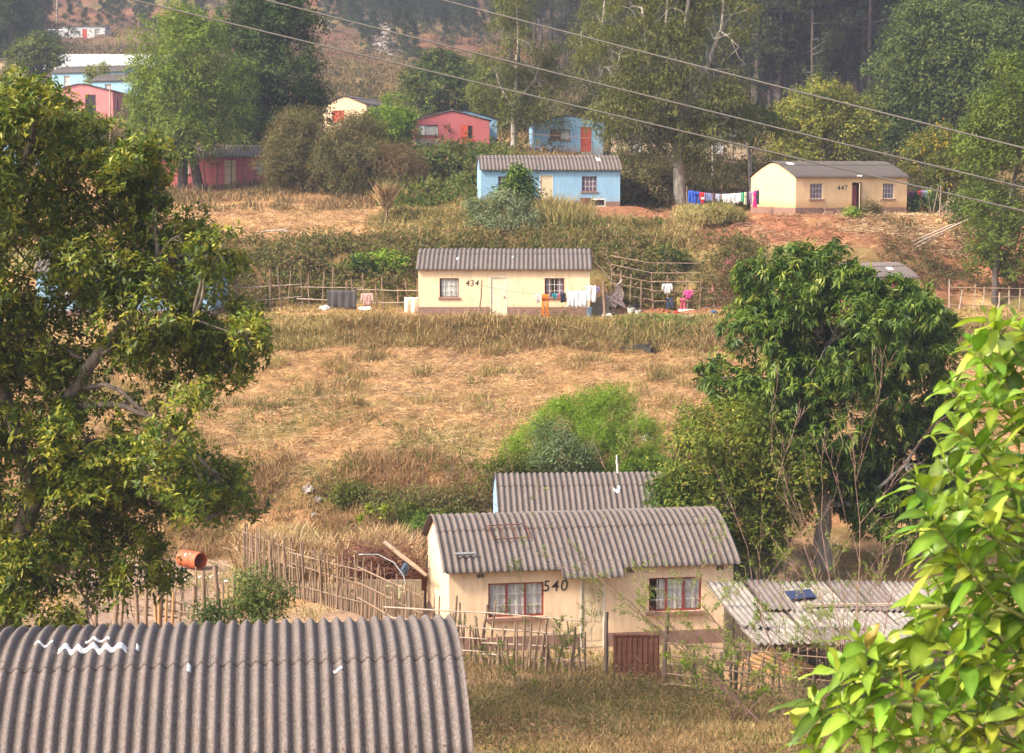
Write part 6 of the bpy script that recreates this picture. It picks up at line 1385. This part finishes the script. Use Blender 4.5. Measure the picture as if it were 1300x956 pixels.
    for k, (px, Y, r, cols, lab) in enumerate(((790, 107, .8, WEEDC, 'low leafy bush on the bank behind the swept yard'), (845, 108, .8, OLIVE, 'yellowish bush on the bank behind the white shirt'), (455, 106.5, .8, MANGO, 'bright broad leaved bush on the bank behind the grey blanket'), (490, 106.8, .7, LIME, 'lime coloured bush on the bank close to the leaning stick'), (385, 107, .9, WEEDC, 'dull bush on the bank above the rail fence'), (885, 262, 0, None, None))):
        if cols: shrub('bank_bush', lab, on(px, Y), [(lambda q: (q.x, q.y, q.z+r*.5, r, r, r*.8))(on(px, Y)), (lambda q: (q.x, q.y, q.z+r*.3, r*.8, r, r*.6))(on(px+18, Y))], 190, 9, .24, .09, cols, 51+k, thr=.36)
    shrub('bank_bush', 'round dry green bush on the brow just left of the long washing line heap', on(905, 116), [(lambda q: (q.x, q.y, q.z+.3, 1.5, .9, .6))(on(900, 116))], 330, 9, .22, .05, [(.38, .33, .13), (.46, .38, .18), (.28, .27, .09)], 57, thr=.3)
    shrub('small_green_plant', 'tiny bright green plant at the doorstep of house 447', on(1084, 116.8), [(lambda q: (q.x, q.y, q.z+.25, .4, .3, .3))(on(1084, 116.8))], 60, 8, .2, .07, LIME, 58, thr=.2)
    shrub('small_green_plant', 'dusty brown plant against the 447 wall right of its door', on(1106, 117.8), [(lambda q: (q.x, q.y, q.z+.35, .6, .3, .4))(on(1106, 117.8))], 80, 8, .2, .06, BROWNG, 59, thr=.2)
    shrub('dark_bush', 'dark round bush under the short washing line', on(1172, 121), [(lambda q: (q.x, q.y, q.z+.5, 1.1, .8, .7))(on(1172, 121))], 200, 9, .22, .08, DARKG, 60, thr=.3)
    # feathery brown shrubs
    shrub('feathery_shrub', 'tall brown green feathery shrub right of the red house numbered 449', on(382, 135), [lobe(380, 180, 136, 2.0, rz=2.2), lobe(362, 205, 136, 1.7), lobe(400, 205, 136, 1.8), lobe(385, 228, 135.5, 2.0, rz=1.4)], 2600, 12, .36, .045, BROWNG, 61, thr=.3, freq=.8, jit=.22, up=.5, out_w=.4, stems=5, bark='bark_dark', lump=.35)
    shrub('feathery_shrub', 'wide brown feathery shrub next to the bright green small tree', on(452, 134), [lobe(450, 190, 135, 2.1), lobe(430, 215, 134.5, 2.0), lobe(475, 215, 134.5, 2.0), lobe(452, 235, 134, 2.3, rz=1.2), lobe(490, 228, 134, 1.4)], 2900, 12, .36, .045, BROWNG+[(.13, .15, .05)], 62, thr=.3, freq=.8, jit=.22, up=.5, out_w=.4, stems=5, bark='bark_dark', lump=.35)
    shrub('feathery_shrub', 'lowest reddish brown feathery shrub between pampas tuft and green creepers', on(505, 131), [lobe(505, 212, 132, 1.5), lobe(520, 225, 131, 1.3)], 520, 12, .32, .04, [(.2, .13, .07), (.25, .17, .1), (.14, .12, .05)], 63, thr=.3, jit=.2)
    for k, (px, Y, r) in enumerate(((545, 134, 1.7), (580, 138, 1.8), (600, 131, 1.2), (560, 127, 1.1), (800, 126, 1.3), (812, 132, 1.5))):
        q = on(px, Y); shrub('creeper_mound', ['vine covered mound below the deep pink gable house', 'tall vine covered mound at the left shoulder of the sky blue roof', 'green mound touching the left end of the sky blue roof', 'small leafy mound above the pampas slope', 'weedy mound right of the sky blue house', 'brown weedy mound between the sky blue house and the gum tree'][k], q, [(q.x, q.y, q.z+r*.5, r*1.3, r, r*.8), (q.x+r, q.y+.3, q.z+r*.3, r, r, r*.6)], 420, 9, .3, .12, [(.07, .12, .02), (.11, .17, .03), (.17, .2, .05), (.24, .18, .08)] if k < 4 else BROWNG, 64+k, thr=.36)
    shrub('bright_small_tree', 'small bright green tree left of the deep pink gable house', on(498, 149), [lobe(500, 140, 150, 1.2), lobe(490, 160, 149.5, 1.7), lobe(510, 165, 149.5, 1.5), lobe(482, 178, 149, 1.4), lobe(500, 185, 149, 1.7), lobe(515, 148, 150, .8), lobe(478, 150, 150, .9)], 1200, 9, .27, .09, [(.14, .24, .02), (.2, .32, .03), (.28, .4, .04)], 70, cat='tree', thr=.36, up=.5, trunk_r=.08)
    # left group
    T = tree
    T('willowy_tree', 'tall light green tree with a forked dark trunk left of the red house numbered 449', 'tree', on(243, 139), [lobe(230, 70, 140, 3.4), lobe(203, 95, 140, 1.9), lobe(265, 90, 140, 3.0), lobe(192, 135, 139.5, 1.8), lobe(230, 125, 139, 3.2), lobe(270, 145, 139, 2.6), lobe(200, 165, 138.5, 2.2), lobe(245, 175, 138.5, 2.5), lobe(232, 42, 140.5, 1.8), lobe(180, 165, 139, 1.1), lobe(190, 110, 139, 1.1), lobe(222, 200, 138, 1.3)], 3800, 10, .32, .09, [(.13, .2, .025), (.19, .28, .03), (.27, .36, .045)], .42, 'bark_dark', 'leaf', None, 81, thr=.38, freq=.5, jit=.22, fork=3.2, stems=2)
    T('dense_dark_tree', 'very tall dense dark tree towering behind the red house numbered 449', 'tree', on(340, 149), [lobe(340, 30, 151, 3.2), lobe(360, 60, 150, 3.2), lobe(320, 85, 150, 3.0), lobe(365, 110, 149.5, 3.0), lobe(330, 135, 149, 3.3), lobe(375, 145, 149, 2.4), lobe(300, 120, 149, 2.2), lobe(335, -5, 151, 3.0), lobe(355, 170, 148, 2.4), lobe(318, 170, 148, 2.0), lobe(395, 130, 149, 1.2), lobe(372, 25, 150, 2.0), lobe(310, 40, 150, 2.2), lobe(400, 145, 148.5, 1.0)], 4600, 10, .3, .12, DARKG, .4, 'bark_dark', 'leaf', None, 82, thr=.36, freq=.5, jit=.22)
    T('roundish_tree', 'olive tree behind the salmon pink house, highest of three at the village edge', 'tree', on(52, 214), [lobe(50, 68, 215, 2.4), lobe(35, 85, 214, 2.4), lobe(60, 88, 214, 2.2), lobe(28, 75, 214, 1.5)], 900, 9, .42, .16, OLIVE, .2, group=None, seed=83, thr=.36, freq=.5)
    T('roundish_tree', 'small dark tree with a yellow top just below the far whitewashed building', 'tree', on(58, 240), [lobe(55, 55, 242, 1.7), lobe(62, 65, 241, 1.8)], 420, 9, .42, .16, DARKG, .15, seed=84, thr=.36)
    T('slim_young_tree', 'slim yellow green young tree in front of the long white roof', 'tree', on(128, 195), [lobe(126, 97, 196, 1.3), lobe(120, 106, 196, 1.1), lobe(133, 107, 196, 1.1)], 300, 8, .3, .12, [(.2, .24, .04), (.3, .32, .06), (.14, .18, .03)], .07, seed=85, thr=.38)
    for k, (px, Y, w) in enumerate(((115, 168, 2.6), (150, 166, 1.6), (85, 169, 1.8))):
        q = on(px, Y); shrub('red_hedge', ['reddish brown hedge below the salmon pink house', 'green brown end of the hedge by the grey lamp pole', 'dim end of the reddish hedge toward the big tree'][k], q, [(q.x, q.y, q.z+.5, w, 1, .9)], 380, 9, .25, .08, [(.22, .1, .07), (.26, .13, .08), (.14, .1, .05)], 86+k, thr=.3)
    T('dense_dark_tree', 'broad dark tree behind the deep pink gable house', 'tree', on(565, 192), [lobe(560, 100, 194, 2.8), lobe(540, 115, 193, 2.6), lobe(590, 112, 193, 2.8), lobe(570, 130, 192, 3.0), lobe(610, 125, 192, 2.3), lobe(548, 138, 192, 2.3)], 1800, 9, .4, .16, OLIVE+DARKG, .3, 'bark_dark', seed=91, thr=.38, freq=.45)
    T('dense_dark_tree', 'olive green tree right behind the broad dark one', 'tree', on(625, 184), [lobe(628, 118, 186, 2.6), lobe(645, 135, 185, 2.6), lobe(618, 140, 184, 2.2), lobe(660, 150, 184, 2.0)], 1200, 9, .4, .15, OLIVE, .25, seed=92, thr=.38, freq=.45)
    # gum trees
    def gum(label, bpx, Y, pts, n, seed, tr, stems, cols=None, r0=2.0):
        rr = random.Random(seed); lb = [lobe(px+rr.uniform(-4, 4), py, Y+rr.uniform(-1.5, 1.5), r0*rr.uniform(.7, 1.2)) for px, py in pts]; base = on(bpx, Y)
        limbs = [([base-Vector((0, 0, .3))]+[P(a, b, Y) for a, b in s], tr*(1 if i == 0 else .55), tr*.18) for i, s in enumerate(stems)]
        T('gum_tree', label, 'tree', base, lb, n, 8, .30, .07, cols or [(.11, .13, .035), (.16, .18, .045), (.22, .23, .06)], tr, 'bark_pale', 'leaf', None, seed, droop=.6, thr=.44, freq=.55, shell=.3, limbs=limbs, twigs=6, jit=.25)
    gum('massive gum tree with pale stems rising beside the long washing line', 862, 127, [(850,10),(880,30),(820,40),(910,50),(790,60),(850,70),(890,90),(815,95),(930,90),(780,110),(840,120),(905,130),(870,140),(800,140),(825,165),(880,172),(925,150),(775,150),(845,-20),(900,-10),(800,10),(940,60),(765,85),(930,20),(800,175),(900,185)], 5200, 95, .42, [[(862, 200), (866, 150), (865, 90), (872, 20), (880, -40)], [(862, 200), (840, 130), (822, 70), (815, 10)], [(865, 150), (895, 90), (915, 40), (920, -20)], [(866, 110), (845, 50), (850, -30)], [(862, 215), (805, 150), (785, 90)]], r0=1.9)
    gum('slender gum tree between the deep pink and the blue gabled houses', 652, 151, [(655,25),(640,50),(670,55),(650,80),(625,75),(685,85),(665,105),(635,110),(650,135),(680,130),(700,110),(620,125),(640,160),(668,155),(655,0),(690,60),(700,140)], 1900, 96, .25, [[(652, 150), (655, 100), (658, 50), (655, 0)], [(655, 130), (680, 100), (690, 60)], [(654, 140), (635, 110), (625, 75)]], r0=1.5)
    gum('second gum tree standing behind the big one, thinner and paler', 752, 156, [(760,20),(745,50),(775,60),(750,90),(780,100),(735,80),(765,130),(745,150),(790,140),(770,-10),(730,120)], 1500, 97, .25, [[(755, 150), (762, 90), (765, 30), (770, -30)], [(757, 130), (740, 80), (738, 40)]], r0=1.7)
    gum('dark trunked tree just left of house 447, crown lost among the gum leaves', 955, 131, [(950,150),(968,140),(940,170),(975,165)], 300, 98, .16, [[(951, 190), (955, 165), (965, 130)], [(951, 200), (975, 150)]], DARKG, 1.0)
    gum('thin dark stemmed tree on the bank between the gum tree and the dark trunked one', 905, 138, [(905,120),(920,140),(895,150)], 300, 99, .12, [[(905, 190), (906, 150), (908, 110)]], DARKG, 1.2)
    # right group
    T('yellowish_tree', 'rounded yellow green tree behind the roof of house 447', 'tree', on(1040, 148), [lobe(1040, 150, 150, 2.8), lobe(1015, 165, 149, 2.3), lobe(1065, 165, 149, 2.3), lobe(1040, 185, 148, 2.8), lobe(1000, 190, 148, 1.6), lobe(1060, 145, 150, 1.8), lobe(1085, 150, 150, 1.5), lobe(1085, 185, 148.5, 2.3)], 2300, 9, .3, .13, [(.13, .17, .03), (.2, .23, .035), (.3, .3, .05), (.42, .37, .06)], .25, seed=111, thr=.38, freq=.5, jit=.22)
    T('dense_dark_tree', 'huge dense dark green tree on the skyline above house 447', 'tree', on(1200, 162), [lobe(1200, 60, 165, 4.2), lobe(1160, 90, 164, 3.6), lobe(1240, 75, 164, 4.0), lobe(1180, 45, 166, 3.2), lobe(1150, 125, 163, 3.6), lobe(1200, 120, 163, 4.2), lobe(1240, 130, 162, 3.6), lobe(1170, 165, 161, 3.6), lobe(1125, 160, 161, 2.4), lobe(1220, 30, 166, 2.5), lobe(1275, 60, 165, 3.2), lobe(1290, 100, 164, 3.2), lobe(1130, 190, 160, 2.2), lobe(1260, 35, 166, 2.4), lobe(1215, 160, 161, 3.0)], 6200, 9, .4, .16, [(.06, .10, .022), (.085, .13, .028), (.12, .17, .036), (.17, .21, .05)], .5, 'bark_dark', seed=112, thr=.36, freq=.35, jit=.3, lump=.3)
    T('flowering_tree', 'olive tree dotted with yellow flowers right of the short washing line', 'tree', on(1205, 126), [lobe(1195, 195, 128, 2.0), lobe(1175, 210, 127, 1.5), lobe(1215, 215, 127, 2.0), lobe(1200, 235, 126.5, 1.8), lobe(1235, 200, 128, 2.0), lobe(1225, 240, 126, 1.8), lobe(1165, 190, 128, 1.0)], 2000, 9, .24, .08, [(.09, .12, .02), (.14, .17, .03), (.2, .22, .04)], .12, seed=113, thr=.38, freq=.7, tipc=(.55, .38, .03), tipf=.12, stems=4)
    q = lambda x, y, yy=107: P(x, y, yy)
    T('leaning_tree', 'tall light green tree with a dark trunk at the red cut bank', 'tree', on(1263, 104.5), [lobe(1275, 110, 108, 1.8), lobe(1290, 140, 107.5, 2.2), lobe(1255, 150, 107.5, 1.5), lobe(1275, 175, 107, 2.0), lobe(1240, 195, 107, 1.4), lobe(1295, 205, 107, 1.8), lobe(1255, 225, 106.5, 1.5), lobe(1240, 255, 106.5, 1.2), lobe(1265, 275, 106, 1.4), lobe(1250, 300, 105.5, 1.2), lobe(1275, 310, 105.5, 1.3), lobe(1250, 330, 105.5, 1.0), lobe(1285, 340, 105.5, 1.0), lobe(1265, 345, 105.5, .9), lobe(1300, 280, 106, 1.2)], 2600, 9, .24, .09, [(.10, .15, .025), (.14, .2, .03), (.2, .27, .045)], .2, 'bark_dark', 'leaf', None, 114, limbs=[([on(1263, 104.5)-Vector((0, 0, .3)), q(1263, 350, 105), q(1270, 290, 105.5), q(1285, 240, 106), q(1295, 190, 107), q(1290, 120, 107.5)], .2, .06)], thr=.38, freq=.7, twigs=6)
    T('roundish_tree', 'low green tree at the terrace corner beneath the flowering one', 'tree', on(1240, 118), [lobe(1240, 262, 118.5, 1.3), lobe(1225, 275, 118, 1.0), lobe(1260, 260, 119, 1.4)], 480, 9, .22, .08, DARKG+OLIVE, .1, seed=115, thr=.36)
    plant_conifers(); far_scrub(); ground_cover()
    # erosion scar of loose grey rocks on the far hill
    rg = random.Random(6)
    for k in range(90):
        t = k/90; px = 472+22*t+rg.gauss(0, 5+2*t); Y = 388-66*t+rg.gauss(0, 3); q = on(px, Y); s = rg.uniform(.25, .75)
        tag(MB().blob((0, 0, s*.2), (s, s*.8, s*.55), 900+k, 7, 5, .4).build('boulder', M['stone'], None, q), 'pale grey boulder in the rock scar on the far red hillside', 'boulder', 'boulders of the rock scar')
# ------------------------------------------------------------------ air, light, camera
def world_and_light():
    el = R(43)          # sun high, behind the viewer and to the left
    w = bpy.data.worlds.new('World'); scene.world = w; w.use_nodes = True; nt = w.node_tree
    bg = nt.nodes['Background']; sky = nt.nodes.new('ShaderNodeTexSky'); sky.sky_type = 'NISHITA'; sky.sun_disc = False
    d = Vector((-math.cos(el)*math.sin(R(62)), -math.cos(el)*math.cos(R(62)), math.sin(el)))   # towards the sun
    sky.sun_elevation = el; sky.sun_rotation = math.atan2(d.x, d.y); sky.air_density = 1.3; sky.dust_density = 8
    nt.links.new(sky.outputs[0], bg.inputs[0]); bg.inputs[1].default_value = .15
    l = bpy.data.lights.new('sun', 'SUN'); l.energy = 3.0; l.angle = R(7); l.color = (1, .88, .72)
    o = bpy.data.objects.new('sun', l); COL.objects.link(o); o.rotation_mode = 'QUATERNION'; o.rotation_quaternion = d.to_track_quat('Z', 'Y'); o.location = (0, 0, 50)
    o['kind'] = 'structure'
def haze(dens=.00045):
    me = MB().box(-420, 420, -66, 700, -16, 150).mesh('haze'); m = bpy.data.materials.new('valley_haze'); m.use_nodes = True; nt = m.node_tree; nt.nodes.clear()
    out = nt.nodes.new('ShaderNodeOutputMaterial'); v = nt.nodes.new('ShaderNodeVolumePrincipled'); v.inputs['Color'].default_value = (.68, .74, 1.0, 1); v.inputs['Density'].default_value = dens; v.inputs['Anisotropy'].default_value = .2
    nt.links.new(v.outputs[0], out.inputs['Volume']); tag(link('haze', me, m), 'thin blue smoke haze in the valley', None, None, 'stuff')
def camera():
    c = bpy.data.cameras.new('camera'); o = bpy.data.objects.new('camera', c); COL.objects.link(o); scene.camera = o
    c.sensor_width = 36; c.lens = 36*F/1300; c.clip_start = .1; c.clip_end = 3000
    o.location = (0, 0, 0); o.rotation_euler = (math.pi/2-PITCH, 0, 0)
    c.dof.use_dof = True; c.dof.focus_distance = 75; c.dof.aperture_fstop = 8
def settings():
    vs = scene.view_settings; vs.view_transform = 'Standard'; vs.look = 'None'; vs.exposure = EXPOSURE; vs.gamma = 1; vs.use_curve_mapping = False
    cy = scene.cycles; scene.render.engine = 'CYCLES'
    cy.max_bounces = 6; cy.diffuse_bounces = 3; cy.glossy_bounces = 2; cy.transmission_bounces = 3; cy.transparent_max_bounces = 8; cy.volume_bounces = 0
    cy.use_denoising = True; cy.caustics_reflective = False; cy.caustics_refractive = False; cy.use_adaptive_sampling = True; cy.adaptive_threshold = .02
EXPOSURE = 1.03
stick_masters()
build_ground()
build_houses()
build_things()
vegetation()
world_and_light(); haze(); camera(); settings()
